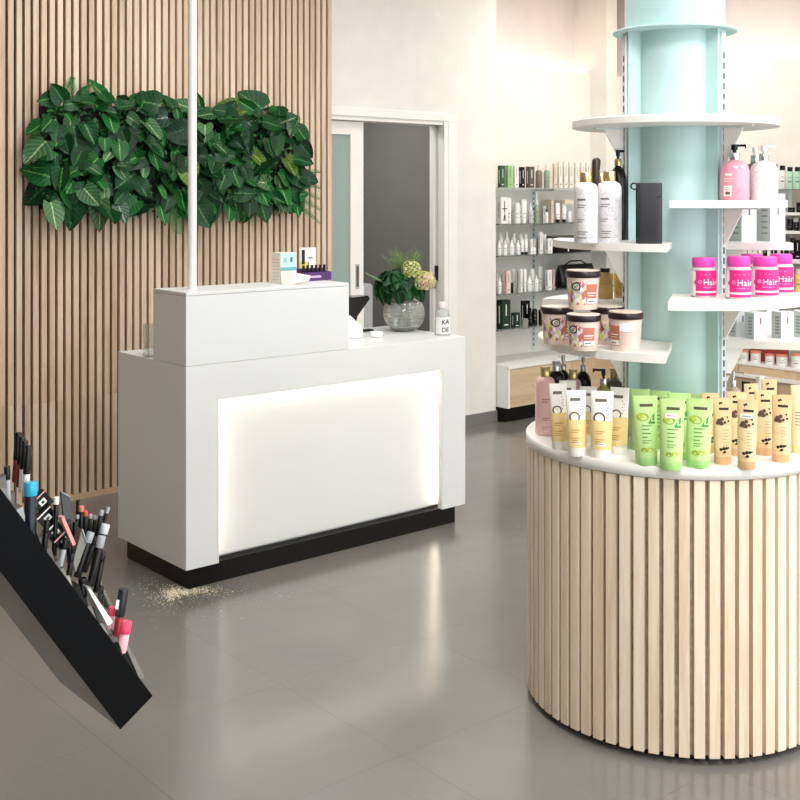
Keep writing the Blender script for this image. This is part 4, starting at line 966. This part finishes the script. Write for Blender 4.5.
for si, its in RW.items():
    for k, (x0, x1, yt, kind, c, cc) in enumerate(its):
        cap = (' with coral lid' if cc == 'or' else ' with %s cap' % CN[cc]) if cc and cc != c else ''
        wall_item(x0, x1, yt, si, kind, c, cc, '%s %s%s, %s from left on %s right-wall shelf' % (CN[c], KW[kind], cap, ORD[k], RN[si]))
m_ = 0
for k, x in enumerate((742, 760, 777)):        # red patterned boxes behind the tubs
    q = on_t(x, 350, RF + .16); _, w = tw(q)
    tag(MB().box((-.065, -.03, 0), (.065, .03, q.z - RZS[6])).build('carton', C('red_print_card', (176, 70, 56)), None, R(RF + .17, w, RZS[6] + .0003), ROT - PI / 2), '%s red printed carton from left behind the coral-lidded jars' % ORD[k], 'box', 'red cartons behind the jars')

# ------------------------------------------------------------------ things on the counter
ZC = zt + .0003
def on_counter(px, py): return on_z(px, py, ZC)
# glass globe vase
p = on_counter(404, 330.5); VR = 20.5 * p.y / F
va = thing('globe_vase', 'round textured clear glass vase on reception counter', 'vase', p)
prof = []
for k in range(3, 15):
    a = -PI / 2 + PI * k / 17.5
    prof.append((VR * math.cos(a), VR * .96 * (math.sin(a) + math.sin(PI / 2 - PI * 3 / 17.5 * 1.0) * 1.0)))
z00 = prof[0][1]; prof = [(r, z - z00 + .002) for r, z in prof]
top = prof[-1]
prof2 = [(prof[0][0] * .9, 0), (prof[0][0], .001)] + prof + [(top[0] + .004, top[1] + .004), (top[0], top[1] + .006)]
inner = [(max(.01, r - .005), z + (.006 if k < 2 else 0)) for k, (r, z) in enumerate(prof)]
m = MB(); m.lathe([(prof2[-1][0], prof2[-1][1])] + [(r, z) for r, z in reversed(inner)], 40, cap0=False)
dense = []
for k in range(len(prof2) - 1):
    for f in (0, .5): dense.append((prof2[k][0] * (1 - f) + prof2[k + 1][0] * f, prof2[k][1] * (1 - f) + prof2[k + 1][1] * f))
dense.append(prof2[-1]); NV = 48; vs = []; fs = []
for i, (r, z) in enumerate(dense):
    for k in range(NV):
        a = 2 * PI * (k + .5 * (i % 2)) / NV; rr = r + (.0022 if (i % 2 == 0 and 3 < i < len(dense) - 3) else 0); vs.append((math.cos(a) * rr, math.sin(a) * rr, z))
for i in range(len(dense) - 1):
    for k in range(NV):
        k2 = (k + 1) % NV; A, B_, C_, D_ = i * NV + k, i * NV + k2, (i + 1) * NV + k2, (i + 1) * NV + k
        fs += [(A, B_, D_), (B_, C_, D_)] if i % 2 == 0 else [(A, B_, C_), (A, C_, D_)]
m.add(vs, fs + [tuple(range(NV - 1, -1, -1))]); m.build('bowl', M_VASE, va)
WL = VR * .75
m = MB(); wi = [(r - .0008, z) for r, z in inner if z < WL + .01]; m.lathe(wi, 32); m.build('water', mat('vase_water', (226, 234, 228), .0, trans=1, ior=1.33), va)
VH = prof2[-1][1]
bq = thing('bouquet', 'bouquet of dark leaves, pale hydrangea and feathery dill in glass vase', 'flowers', p + Vector((0, 0, .008)))
br = random.Random(5)
for k in range(9):
    a = br.uniform(0, 6.28); m = MB(); r0 = br.uniform(.01, .045)
    m.tube([(math.cos(a) * r0, math.sin(a) * r0, .004), (math.cos(a + .6) * .02, math.sin(a + .6) * .02, VH * .6), (math.cos(a + 2.6) * .03, math.sin(a + 2.6) * .03, VH + .03)], .003, 6)
    m.build('stem', C('stem_green', (88, 108, 58)), bq)
bm = [leaf_mesh('leaf', mm_, w_, .12, .3, True) for mm_, w_ in ((L_DARK, .42), (L_DARK, .36), (L_MID, .36), (L_VAR, .3))]
base = Vector((0, 0, VH - .005))
for k in range(78):
    a = br.uniform(0, 2 * PI); el = br.uniform(-.5, 1.1); ca, sa = math.cos(a), math.sin(a)
    n = Vector((ca * math.cos(el), sa * math.cos(el), math.sin(el) + .25)).normalized()
    down = Vector((ca * .5, sa * .5, -1)); tip = (down - n * down.dot(n)).normalized(); tip = Matrix.Rotation(br.gauss(0, .7), 3, n) @ tip
    yv, zv = -n, -tip; xv = yv.cross(zv)
    s = br.uniform(.06, .095); c = base + Vector((ca * math.cos(el) * .115 - .02, sa * math.cos(el) * .10, .055 + .075 * math.sin(el)))
    o = bpy.data.objects.new('leaf', bm[0 if k % 3 else 1] if k % 8 else bm[2]); col.objects.link(o); o.parent = bq
    o.matrix_local = Matrix(((xv.x * s, yv.x * s, zv.x * s, c.x), (xv.y * s, yv.y * s, zv.y * s, c.y), (xv.z * s, yv.z * s, zv.z * s, c.z), (0, 0, 0, 1)))
o = bpy.data.objects.new('leaf', bm[3]); col.objects.link(o); o.parent = bq; o.location = base + Vector((-.10, -.05, .085)); o.rotation_mode = 'QUATERNION'; o.rotation_quaternion = Vector((-1, -.1, .12)).to_track_quat('-Z', 'Y'); o.scale = (.1, .1, .1)
def flower_head(name, c, R_, n, mats, seed):
    r_ = random.Random(seed); m = MB()
    for k in range(n):
        zz = 1 - 1.6 * (k + .5) / n; rr = math.sqrt(max(0, 1 - zz * zz)); a = k * 2.399963
        d = Vector((math.cos(a) * rr, math.sin(a) * rr, zz)); pos = Vector(c) + d * R_ * r_.uniform(.86, 1.08)
        e1 = d.orthogonal().normalized(); e2 = d.cross(e1); s = R_ * r_.uniform(.15, .22); mi = r_.randrange(len(mats)); ph = r_.uniform(0, 1.5)
        for j in range(4):
            b = ph + j * PI / 2; dv = e1 * math.cos(b) + e2 * math.sin(b); sv = e1 * -math.sin(b) + e2 * math.cos(b)
            m.add([pos, pos + dv * s * .6 + sv * s * .5 + d * s * .2, pos + dv * s * 1.1 + d * s * .1, pos + dv * s * .6 - sv * s * .5 + d * s * .2], [(0, 1, 2, 3)], mi)
    m.loft([(c[2] - R_ * .7, R_ * .3, R_ * .3), (c[2], R_ * .9, R_ * .9), (c[2] + R_ * .8, R_ * .4, R_ * .4)], 12, len(mats), c=(c[0], c[1]))
    o = m.build(name, mats + [C('hydrangea_core', (120, 128, 70))], bq); return o
HY = [C('hydrangea_cream', (206, 202, 150)), C('hydrangea_green', (172, 182, 104)), C('hydrangea_pink', (206, 176, 150))]
flower_head('hydrangea_head', (.105, -.06, VH + .07), .058, 120, HY, 1)
flower_head('hydrangea_head', (.04, -.05, VH + .125), .052, 90, [HY[1], HY[0], HY[1]], 2)
m = MB()
for k in range(56):
    a = br.uniform(-1.1, 1.1); b_ = br.uniform(-.7, .7); L = br.uniform(.10, .17); p0 = Vector((.0 + br.uniform(-.04, .04), -.02, VH + .09)); d = Vector((math.sin(a) * .75, math.sin(b_) * .5, 1)).normalized()
    m.tube([p0, p0 + d * L * .6, p0 + d * L + Vector((d.x * .02, 0, -.004))], [.0012, .0009, .0005], 3)
    for j in range(7):
        f = .35 + j * .1; q = p0 + d * L * f; e = Vector((br.uniform(-1, 1), br.uniform(-1, 1), br.uniform(.0, 1))).normalized() * .022; m.tube([q, q + e], [.0007, .0004], 3)
o = m.build('dill_plume', C('dill_green', (122, 150, 72)), bq); o['kind'] = 'stuff'
m = MB()
for k in range(16):
    p0 = Vector((.15, -.04, VH + .05)); d = Vector((br.uniform(.3, 1), br.uniform(-.5, .5), br.uniform(-1, .5))).normalized() * br.uniform(.02, .06); m.tube([p0, p0 + d], [.001, .0005], 3)
o = m.build('fern_tip', C('fern_green', (84, 122, 66)), bq); o['kind'] = 'stuff'

# clear spray bottle with lettering
p = on_counter(442.3, 335); D = p.y; r = 7.6 * D / F; H = 33 * D / F
o = thing('sanitiser_bottle', 'clear bottle with white cap and black lettering on counter end', 'bottle', p, face_cam(p) + .12)
rg = [(0, r * .94, r * .94), (.003, r, r), (H * .62, r, r), (H * .74, r * .78, r * .78), (H * .8, r * .42, r * .42), (H * .82, r * .4, r * .4)]
MB().loft(rg, 26).build('body', mat('milky_clear', (228, 232, 228), .12, trans=.55), o)
MB().lathe([(r * .44, H * .82), (r * .46, H * .83), (r * .44, H)], 18).build('cap', M_WHITE, o)
m = MB(); S = Surf(rg); d_rect(m, S, -r * .9, r * .97, H * .06, H * .56, 0, 10); d_text(m, S, 'KA', -r * .2, H * .35, H * .2, 1, .9, .0014); d_text(m, S, 'DE', -r * .2, H * .11, H * .2, 1, .9, .0014)
m.build('label', [mat('label_white', (234, 234, 230), .4), M_INKB], o)
# small white dish
p = on_counter(376.5, 337); r = 6.6 * p.y / F
o = thing('tealight_dish', 'small round white dish in front of the vase', 'dish', p)
MB().lathe([(r * .8, 0), (r * .9, .002), (r, .026), (r * .92, .026), (r * .8, .006)], 24).build('bowl', M_WHITE, o)
MB().lathe([(r * .8, .0062), (r * .8, .016)], 20).build('wax', M_WARMW, o)
# black pen tray behind
p = on_counter(366, 331); MBt = MB().box((-.03, -.02, 0), (.035, .02, .008))
o = thing('card_tray', 'flat black tray lying beside the white dish', 'tray', p, ROT); MBt.build('base', M_BLACK, o); MB().box((-.026, -.016, .008), (.031, .016, .0095)).build('mat', C('dark_grey_rubber', (46, 46, 48)), o)
# white receipt printer behind the riser
def profile(name, label, cat, pts, w, th):
    q = [on_w(x, y, w) for x, y in pts]; tz = [(tw(v)[0], v.z) for v in q]; t0 = min(t for t, z in tz)
    o = thing(name, label, cat, R(t0, w, ZC), ROT); z0 = min(z for t, z in tz)
    poly = [(t - t0, z - z0) for t, z in tz]; n = len(poly)
    vs = [(x, 0, z) for x, z in poly] + [(x, th, z) for x, z in poly]
    m = MB().add(vs, [tuple(range(n)), tuple(range(2 * n - 1, n - 1, -1))] + [((k + 1) % n, k, n + k, n + (k + 1) % n) for k in range(n)])
    return o, m, poly
o, m, poly = profile('receipt_printer', 'white slatted receipt printer tucked behind the counter riser', 'printer', [(338, 346.5), (363, 343.5), (363, 334), (351, 322), (338, 322)], .285, .10)
bevel(m.build('housing', M_WHITE, o), .003)
(x0, z0), (x1, z1) = poly[3], poly[2]
for k in range(4):
    f = .15 + .22 * k; MB().box((-.003, .012, -.0005), (.003, .088, .0015), 0, Matrix.Translation((x0 + (x1 - x0) * f, 0, z0 + (z1 - z0) * f)) @ Matrix.Rotation(math.atan2(z0 - z1, x1 - x0), 4, 'Y')).build('vent_bar', C('vent_grey', (120, 120, 114)), o)
# card terminal on a leaning stand
o, m, poly = profile('sales_screen', 'black tilted sales screen on a stand behind the riser', 'screen', [(330, 339), (352, 337), (356, 327), (357.5, 319), (370, 301.5), (368.5, 299.5), (330, 304)], .43, .012)
m.build('stand', M_BLACK, o)
MB().box((.0, -.004, -.004), (poly[4][0] - .002, .075, .004), 0, Matrix.Translation((.0, .012, poly[6][1]))  @ Matrix.Rotation(math.atan2(poly[6][1] - poly[5][1], poly[5][0] - poly[6][0]), 4, 'Y')).build('tablet', M_GLOSSB, o)
MB().box((0, -.03, 0), (.10, .08, .006)).build('foot', M_BLACK, o)
# acrylic holder at the left end
o = thing('acrylic_holder', 'empty clear acrylic leaflet holder at left end of counter', 'holder', R(.012, .345, ZC), ROT)
MB().box((0, 0, 0), (.10, .003, .14)).build('front_sheet', M_CLEAR, o); MB().box((0, .045, 0), (.10, .048, .14)).build('back_sheet', M_CLEAR, o); MB().box((0, .003, 0), (.10, .045, .003)).build('base_sheet', M_CLEAR, o)
MB().box((0, .003, .003), (.003, .045, .14)).build('end_sheet', M_CLEAR, o)

# ---- on the riser
ZR = RZ + .0003
def on_riser(px, py): return on_z(px, py, ZR)
p0 = on_riser(281, 284)
o = thing('leaflet_box', 'white and pale blue leaflet box on the counter riser', 'box', on_riser(288.5, 283.6), ROT)
D = p0.y; w = 15.5 * D / F / .80; H = 31 * D / F
MB().box((-w / 2, 0, 0), (w / 2, .072, H)).build('carton', M_WARMW, o)
m = MB(); m.box((-w / 2, -.0006, H * .52), (w / 2, 0, H), 0); m.box((-w / 2, -.0007, H * .42), (w / 2, 0, H * .53), 1); m.box((-w * .3, -.0012, H * .68), (-w * .1, -.0006, H * .85), 2); m.box((w * .1, -.0012, H * .7), (w * .25, -.0006, H * .85), 3)
m.build('printed_panel', [C('pale_blue_print', (196, 222, 226)), C('teal_print', (112, 176, 184)), C('pale_cyan', (150, 200, 208)), C('slate_print', (92, 120, 130))], o)
m = MB()
for k in range(7): m.box((-w / 2 - .0006, .01, H * (.12 + .11 * k)), (-w / 2, .062, H * (.12 + .11 * k) + .003))
m.build('side_print', C('faint_ink', (196, 188, 178)), o)
pF = on_riser(293, 284.2)
o = thing('leaflet_stack', 'fanned stack of white leaflets leaning before the blue box', 'leaflets', pF, face_cam(pF) + .2)
for k in range(4):
    M = Matrix.Translation((-.05 + .012 * k, -.012 * k * .4, .0)) @ Matrix.Rotation(-.02 - .05 * k, 4, 'Y') @ Matrix.Rotation(-.35, 4, 'X')
    MB().prism([(0, .0), (.085, .0), (.097, .022), (0, .062)], 0, .0012, 0, M @ Matrix(((1, 0, 0, 0), (0, 0, -1, 0), (0, 1, 0, 0), (0, 0, 0, 1)))).build('leaflet', M_WARMW, o)
pC = on_riser(308, 276.5)
o = thing('counter_card', 'white counter card with black nail polish and yellow picture behind purple tray', 'card', pC, face_cam(pC) + .2)
D = pC.y; w = 16 * D / F; H = 29 * D / F
MB().box((-w / 2, 0, 0), (w / 2, .004, H)).build('card', M_WHITE, o)
m = MB(); m.box((-w / 2, -.0006, H * .05), (-w * .05, 0, H * .52), 0); m.box((-w * .4, -.0012, H * .42), (-w * .2, -.0006, H * .92), 1); m.box((0, -.0008, H * .62), (w * .3, 0, H * .66), 2); m.box((-w * .02, -.0008, H * .1), (w * .06, 0, H * .5), 2)
m.build('picture', [C('lemon_print', (226, 214, 110)), M_INKB, M_INK], o)
pT = on_riser(314, 280.2)
o = thing('polish_tray', 'purple cardboard tray of nail polish on the riser', 'tray', pT, ROT)
tw_, td_, th_ = .15, .07, .04
for a, b in (((-tw_ / 2, -td_ / 2, 0), (tw_ / 2, td_ / 2, .003)), ((-tw_ / 2, -td_ / 2, .003), (tw_ / 2, -td_ / 2 + .002, th_)), ((-tw_ / 2, td_ / 2 - .002, .003), (tw_ / 2, td_ / 2, th_ + .015)), ((-tw_ / 2, -td_ / 2 + .002, .003), (-tw_ / 2 + .002, td_ / 2 - .002, th_)), ((tw_ / 2 - .002, -td_ / 2 + .002, .003), (tw_ / 2, td_ / 2 - .002, th_))):
    MB().box(a, b).build('wall_panel', C('purple_card', (82, 46, 108)), o)
MB().box((-tw_ * .38, -td_ / 2 - .0006, th_ * .35), (tw_ * .1, -td_ / 2, th_ * .6)).build('lettering', C('lilac_print', (196, 170, 210)), o)
for k in range(6):
    x = -tw_ / 2 + .016 + k * .0236; q = pT + U * x + V * .0 + Vector((0, 0, .0032))
    o = thing('nail_polish', '%s black-capped nail polish bottle from left in the purple tray' % ORD[k], 'nail polish', q, ROT, 'nail polish bottles')
    MB().loft([(0, .0095, .0095), (.02, .0095, .0095), (.034, .005, .005)], 14, p=4).build('bottle', C('plum_polish', (60, 24, 50), .15), o); MB().lathe([(.0068, .034), (.006, .068)], 12).build('cap', M_BLACK, o)

# storeroom: low white cabinet behind the counter end
o = thing('storeroom_cabinet', 'low pale cabinet standing in the grey storeroom doorway', 'cabinet', R(2.42, 2.0, .0005), ROT)
MB().box((0, 0, 0), (.14, .5, 1.0)).build('carcass', C('pale_grey_laminate', (176, 176, 176)), o); MB().box((0, -.014, .01), (.07, -.0005, .99)).build('door', M_LAM, o); MB().box((.074, -.014, .01), (.14, -.0005, .99)).build('door', C('pale_grey_laminate', (176, 176, 176)), o)

# ------------------------------------------------------------------ sawdust at the plinth corner
sd = random.Random(3); m = MB()
def crumb(p, s):
    a = sd.uniform(0, 6.28); v = [Vector((math.cos(a + k * 2.1) * s * sd.uniform(.6, 1.2), math.sin(a + k * 2.1) * s * sd.uniform(.6, 1.2), 0)) for k in range(3)]
    m.add([p + v[0], p + v[1], p + v[2], p + Vector((0, 0, s * .7))], [(0, 2, 1), (0, 1, 3), (1, 2, 3), (2, 0, 3)])
def scatter(px, py, sx, sy, n, s):
    for k in range(n):
        q = on_z(px + sd.gauss(0, sx), py + sd.gauss(0, sy), .0002); t, w = tw(q)
        if t > .02 and w > .018: continue
        crumb(q, s * sd.uniform(.4, 1.3))
scatter(172, 593, 5, 4, 420, .0028); scatter(182, 592, 8, 2.2, 420, .0026); scatter(200, 590, 12, 2, 380, .0024); scatter(165, 597, 9, 4, 200, .002); scatter(180, 600, 28, 9, 330, .0017); scatter(150, 585, 14, 7, 160, .0018); scatter(225, 592, 25, 6, 160, .0015)
o = tag(m.build('sawdust', mat('sawdust', (240, 226, 194), .9)), 'pale sawdust crumbs on floor at counter plinth corner', 'sawdust'); o['kind'] = 'stuff'

# ------------------------------------------------------------------ cosmetics display in the left foreground
TH = math.radians(56.6)
ex = U * math.cos(TH) - Vector((0, 0, math.sin(TH))); ez = U * math.sin(TH) + Vector((0, 0, math.cos(TH)))
B = at_d(152, 697, 1.9); WBt = tw(B)[1]
MT = Matrix((( ex.x, V.x, ez.x, B.x), (ex.y, V.y, ez.y, B.y), (ex.z, V.z, ez.z, B.z), (0, 0, 0, 1)))
ds = tag(obj('cosmetics_display', None), 'steep glossy black cosmetics display tray in the left foreground', 'display'); ds.matrix_world = MT
LX = 1.0; WD = .24; TK = .068
bevel(MB().box((-LX, 0, -TK), (0, .010, .002)).build('side_panel', M_GLOSSB, ds), .001)
bevel(MB().box((-LX, WD - .01, -TK), (0, WD, .002)).build('side_panel', M_GLOSSB, ds), .001)
MB().box((-LX, .010, -TK), (0, WD - .01, -TK + .008)).build('back_board', M_GLOSSB, ds)
MB().box((-.010, .010, -TK + .008), (0, WD - .01, -.002)).build('end_lip', M_GLOSSB, ds)
MB().box((-LX, .011, -.03), (-.012, WD - .011, -.026)).build('insert_bed', M_BLACK, ds)
M_INS = mat('smoky_acrylic', (150, 148, 142), .12, trans=.35)
for k in range(11):
    x = -.06 - k * .085
    MB().prism([(0, -.026), (.075, -.026), (.075, -.004), (.02, .010)], .012, WD - .012, 0, Matrix.Translation((x - .075, 0, 0)) @ Matrix(((1, 0, 0, 0), (0, 0, 1, 0), (0, 1, 0, 0), (0, 0, 0, 1)))).build('step_insert', M_INS if k % 3 else M_GLOSSB, ds)
# back frame that carries the tray, outside the picture on the left
fp = B - ex * LX
fb = MB(); a_, b_ = tw(Vector((fp.x, fp.y, 0)))

for yy in (b_, b_ + WD - .03): rbox(fb, a_ - .04, a_ - .01, yy, yy + .03, 0, fp.z + .05); rbox(fb, a_ - .25, a_ + .05, yy, yy + .03, 0, .02)
rbox(fb, a_ - .04, a_ + .06, b_, b_ + WD, fp.z - .10, fp.z - .075)
o = MB(); o.v = [tuple(P0 + U * x + V * y + Vector((0, 0, z))) for x, y, z in fb.v]; o.v = [tuple(MT.inverted() @ Vector(q)) for q in o.v]; o.f = fb.f; o.m = fb.m; o.sm = fb.sm
o.build('support_frame', M_GLOSSB, ds)

def tilt_thing(name, label, cat, a, b, group=None):
    """thing standing at world point a with its axis towards b"""
    o = tag(obj(name, None), label, cat, group); d = (b - a).normalized()
    x = d.cross(Vector((0, 1, 0))).normalized(); x = -x if x.x < 0 else x; y = d.cross(x)
    o.matrix_world = Matrix(((x.x, y.x, d.x, a.x), (x.y, y.y, d.y, a.y), (x.z, y.z, d.z, a.z), (0, 0, 0, 1))); return o, (b - a).length
def stick(label, name, cat, bpx, tpx, wpx, off, parts, group=None):
    a, b = on_w(bpx[0], bpx[1], WBt + off), on_w(tpx[0], tpx[1], WBt + off)
    o, L = tilt_thing(name, label, cat, a, b, group); r = wpx / 2 * a.y / F
    for nm, f0, f1, k, m_ in parts: MB().lathe([(r * k * .97, L * f0), (r * k, L * f0 + .0008), (r * k, L * f1 - .0012), (r * k * .9, L * f1)], 16).build(nm, m_, o)
    return o, r, L
M_RED = C('red_gloss', (150, 30, 40), .2); M_MAR = C('maroon_gloss', (110, 34, 36), .2); M_BLUE = C('cyan_cap', (40, 160, 196), .3); M_NAVY = C('navy_bottle', (18, 26, 38), .2); M_CORAL = C('coral_tip', (226, 116, 92), .4); M_PINKC = C('hot_pink_cap', (232, 70, 104), .35); M_SMK = C('smoke_clear', (150, 156, 160), .15)
GP = 'lip glosses in the back of the display'
for k, (bx_, by_, tx, ty, bodym, lab) in enumerate(((15, 482, 18.5, 432.5, M_MAR, 'black-capped maroon lip gloss, leftmost of the upper four'), (19, 487, 22, 436.5, M_MAR, 'black-capped lip gloss, second of the upper four'), (21.5, 492, 25, 440.5, C('clear_gloss', (214, 212, 208), .2), 'black-capped clear lip gloss, third of the upper four'), (25, 497, 28.5, 445.5, C('clear_gloss', (214, 212, 208), .2), 'black-capped clear lip gloss, lowest of the upper four'))):
    stick(lab, 'lip_gloss', 'lip gloss', (bx_, by_), (tx, ty), 7, .10 - k * .018, [('tube', 0, .45, .92, bodym), ('cap', .45, 1, 1, M_BLACK)], GP)
stick('dark bottle with bright blue cap standing in the display', 'blue_cap_bottle', 'bottle', (30, 548), (30.7, 482), 13, .02, [('body', 0, .80, .95, M_NAVY), ('cap', .80, 1, 1, M_BLUE)])
def compact(label, cpx, ang, size, off, lab_, mats):
    c = on_w(cpx[0], cpx[1], WBt + off); s = size * c.y / F; a = math.radians(ang)
    d = U * math.cos(a) + Vector((0, 0, math.sin(a))); n = U * -math.sin(a) + Vector((0, 0, math.cos(a)))
    o = tag(obj('compact_case', None), label, 'compact', 'black compacts in the display'); o.matrix_world = Matrix(((d.x, V.x, n.x, c.x), (d.y, V.y, n.y, c.y), (d.z, V.z, n.z, c.z), (0, 0, 0, 1)))
    bevel(MB().box((-s / 2, 0, -s / 2), (s / 2, .014, s / 2)).build('case', M_BLACK, o), .001)
    m = MB(); m.box((-s * .22, -.0006, -s * .15), (s * .2, 0, s * .18), 0); m.box((-s * .1, -.0012, -s * .06), (s * .08, -.0006, s * .08), 1); m.build('sticker', [M_WHITE, M_INKB], o)
    MB().box((-s / 2, -.0008, s * .40), (s / 2, 0, s * .47)).build('edge_stripe', mats, o)
compact('black compact with white sticker beside the blue-capped bottle', (43, 502), 38, 17, .05, 0, C('blush_edge', (214, 150, 140)))
compact('black compact with white stripe below the stickered compact', (48, 518), 38, 17, .04, 0, M_WHITE)
compact('black compact with white stripe, third of the tilted row', (56, 532), 38, 17, .03, 0, M_WHITE)
compact('black compact with pink edge at the low end of the tilted row', (65, 541), 38, 17, .02, 0, C('blush_edge', (214, 150, 140)))
def slab(label, name, cat, pts, off, th, m_, group=None):
    q = [on_w(x, y, WBt + off) for x, y in pts]; c = sum(q, Vector()) / len(q); o = tag(obj(name, None), label, cat, group); o.location = c
    n = len(q); vs = [v - c for v in q] + [v - c + V * th for v in q]
    me = MB().add(vs, [tuple(range(n - 1, -1, -1)), tuple(range(n, 2 * n))] + [(k, (k + 1) % n, n + (k + 1) % n, n + k) for k in range(n)]); me.build('sheet', m_, o)
    e = [v - c for v in q]; MB().tube([e[0] - V * .001, e[1] - V * .001], .0012, 6).build('edge', M_SMK, o)
slab('grey smoky colour card standing behind the pencils', 'colour_card', 'card', [(61, 492), (70, 497), (79, 558), (68, 552)], .09, .006, C('slate_panel', (70, 70, 74), .3))
slab('clear wedge divider in front of the coral-tipped pencils', 'divider', 'divider', [(82, 529), (86.5, 543), (76, 572), (73, 562)], .03, .02, M_INS)
slab('white price card lying low in the display', 'price_card', 'card', [(86, 586), (90, 588), (113, 622), (108, 626)], .012, .03, M_WHITE)
slab('clear curved divider behind the white price card', 'divider', 'divider', [(97, 578), (101, 582), (116, 612), (112, 612)], .06, .03, M_INS)
slab('clear tester tray at the low end of the display', 'tester_tray', 'tray', [(121, 636), (126, 640), (145, 677), (140, 680)], .02, .04, M_INS)
slab('pinkish blush palette leaning beside the compacts', 'blush_palette', 'palette', [(61, 518), (64, 516), (76, 544), (73, 546)], .012, .012, C('blush_edge', (214, 150, 140)))
PN = 'eye pencils in the display'
for lab, b_, t_, w_, off, tip in (
    ('black pencil with white end beside the compacts', (54, 556), (56.5, 497), 5, .03, M_WHITE),
    ('thin black pencil behind the smoky colour card', (76, 545), (78, 500), 3.6, .12, M_BLACK),
    ('black pencil with coral end', (80, 550), (81.5, 506), 5, .10, M_CORAL),
    ('black pencil with red end', (84.5, 552), (85.5, 511), 4.6, .10, C('red_tip', (206, 66, 50))),
    ('short black pencil with silver end left of the coral one', (76, 545), (77.5, 515), 3.6, .09, M_SMK),
    ('grey-ended pencil right of the red-ended pencil', (88, 548), (90.5, 514), 4, .10, M_SMK),
    ('black pencil with dark end in front of the leaning bundle', (91, 548), (95.5, 515.5), 4, .10, M_SMK),
    ('black leaning pencil, highest of the bundle', (93, 560), (108.5, 507), 3.8, .11, M_SMK),
    ('black leaning pencil, second highest of the bundle', (92, 556), (102, 510), 4.4, .09, M_SMK),
    ('black leaning pencil ending below the two highest', (98, 556), (105.5, 515.5), 4, .10, M_BLACK)):
    stick(lab, 'eye_pencil', 'pencil', b_, t_, w_, off, [('barrel', 0, .88, 1, M_BLACK), ('end', .88, 1, 1.02, tip)], PN)
for lab, b_, t_, w_, off, c_ in (
    ('thick black mascara leaning right in the middle of the display', (77, 577), (91, 532), 7.5, .05, M_SMK),
    ('black mascara with clear cap leaning right', (90, 586), (102, 536), 8, .04, M_SMK),
    ('black mascara with pale clear cap, topmost of the leaning ones', (94, 566), (106, 524), 8.5, .07, C('pale_clear_cap', (190, 196, 200), .15)),
    ('black mascara tilted left between compacts and pencils', (70, 562), (68, 520), 6, .04, M_BLACK),
    ('black mascara close behind the thick leaning one', (84, 572), (95, 536), 6.5, .07, M_BLACK),
    ('black mascara lowest beside the clear-capped one', (96, 592), (103, 552), 6.5, .06, M_BLACK),
    ('short black tube standing at the foot of the leaning mascaras', (83, 598), (82.5, 578), 8, .03, M_BLACK)):
    stick(lab, 'mascara', 'mascara', b_, t_, w_, off, [('tube', 0, .76, 1, M_BLACK), ('cap', .77, 1, 1.05, c_)], 'mascaras in the display')
o, r, L = stick('red lip gloss with long black cap at low end of display', 'lip_gloss', 'lip gloss', (116.5, 640), (123.5, 589), 10, .03, [('tube', 0, .46, .8, M_RED), ('cap', .47, 1, 1, C('blue_black_cap', (24, 26, 36), .3))])
MB().box((-r * .9, -r * 1.02, L * .62), (-r * .3, -r * .75, L * .8)).build('sticker', M_WHITE, o)
stick('pink and white balm tube with hot pink cap', 'lip_balm', 'lip balm', (121, 652), (126.5, 621), 12, .025, [('tube', 0, .6, .9, C('pink_white_print', (236, 176, 186))), ('cap', .61, 1, 1, M_PINKC)])
stick('small hot pink balm half hidden behind the white price card', 'lip_balm', 'lip balm', (110, 628), (112.5, 607), 8, .05, [('tube', 0, .6, .9, C('pink_white_print', (236, 176, 186))), ('cap', .61, 1, 1, M_PINKC)])

M_EDGE = [mat('clip_clear', (186, 184, 178), .1, trans=.3), mat('clip_white', (214, 212, 206), .3), mat('clip_smoke', (96, 94, 92), .2), M_BLACK, mat('clip_silver', (170, 170, 168), .2, .7)]
er = random.Random(21); x = -.92
while x < -.06:
    l = er.uniform(.018, .05); h = er.uniform(.006, .014) + .018 * min(1, max(0, (-x - .2) * 2.2)); y = er.uniform(.011, .03)
    MB().prism([(0, -.02), (l, -.02), (l, h * .45), (l * .25, h)], 0, er.uniform(.012, .03), 0, Matrix.Translation((x, y, 0)) @ Matrix(((1, 0, 0, 0), (0, 0, 1, 0), (0, 1, 0, 0), (0, 0, 0, 1)))).build('label_clip', M_EDGE[er.choice((0, 1, 2, 2, 3, 3, 3, 4))], ds)
    x += l * er.uniform(.7, 1.0)
for k, (bx_, by_, tx, ty, w_, off, m_, lab) in enumerate((
    (8, 500, 7, 466, 6, .03, M_SMK, 'clear tester vial at the left picture edge of the display'),
    (44, 552, 47, 520, 6, .015, M_BLACK, 'short black tester lying before the tilted compacts'),
    (60, 566, 66, 538, 6, .014, M_SMK, 'smoky tester vial before the pink-edged compact'),
    (69, 576, 72, 553, 6, .02, M_BLACK, 'stubby black tester beside the clear wedge divider'),
    (72, 560, 75, 522, 4.5, .06, M_BLACK, 'black brow pen close beside the smoky colour card'),
    (100, 604, 101, 586, 6, .03, M_BLACK, 'stubby black tester behind the white price card'))):
    stick(lab, 'tester_vial', 'tester', (bx_, by_), (tx, ty), w_, off, [('tube', 0, .6, .95, m_), ('cap', .61, 1, 1, M_BLACK)])
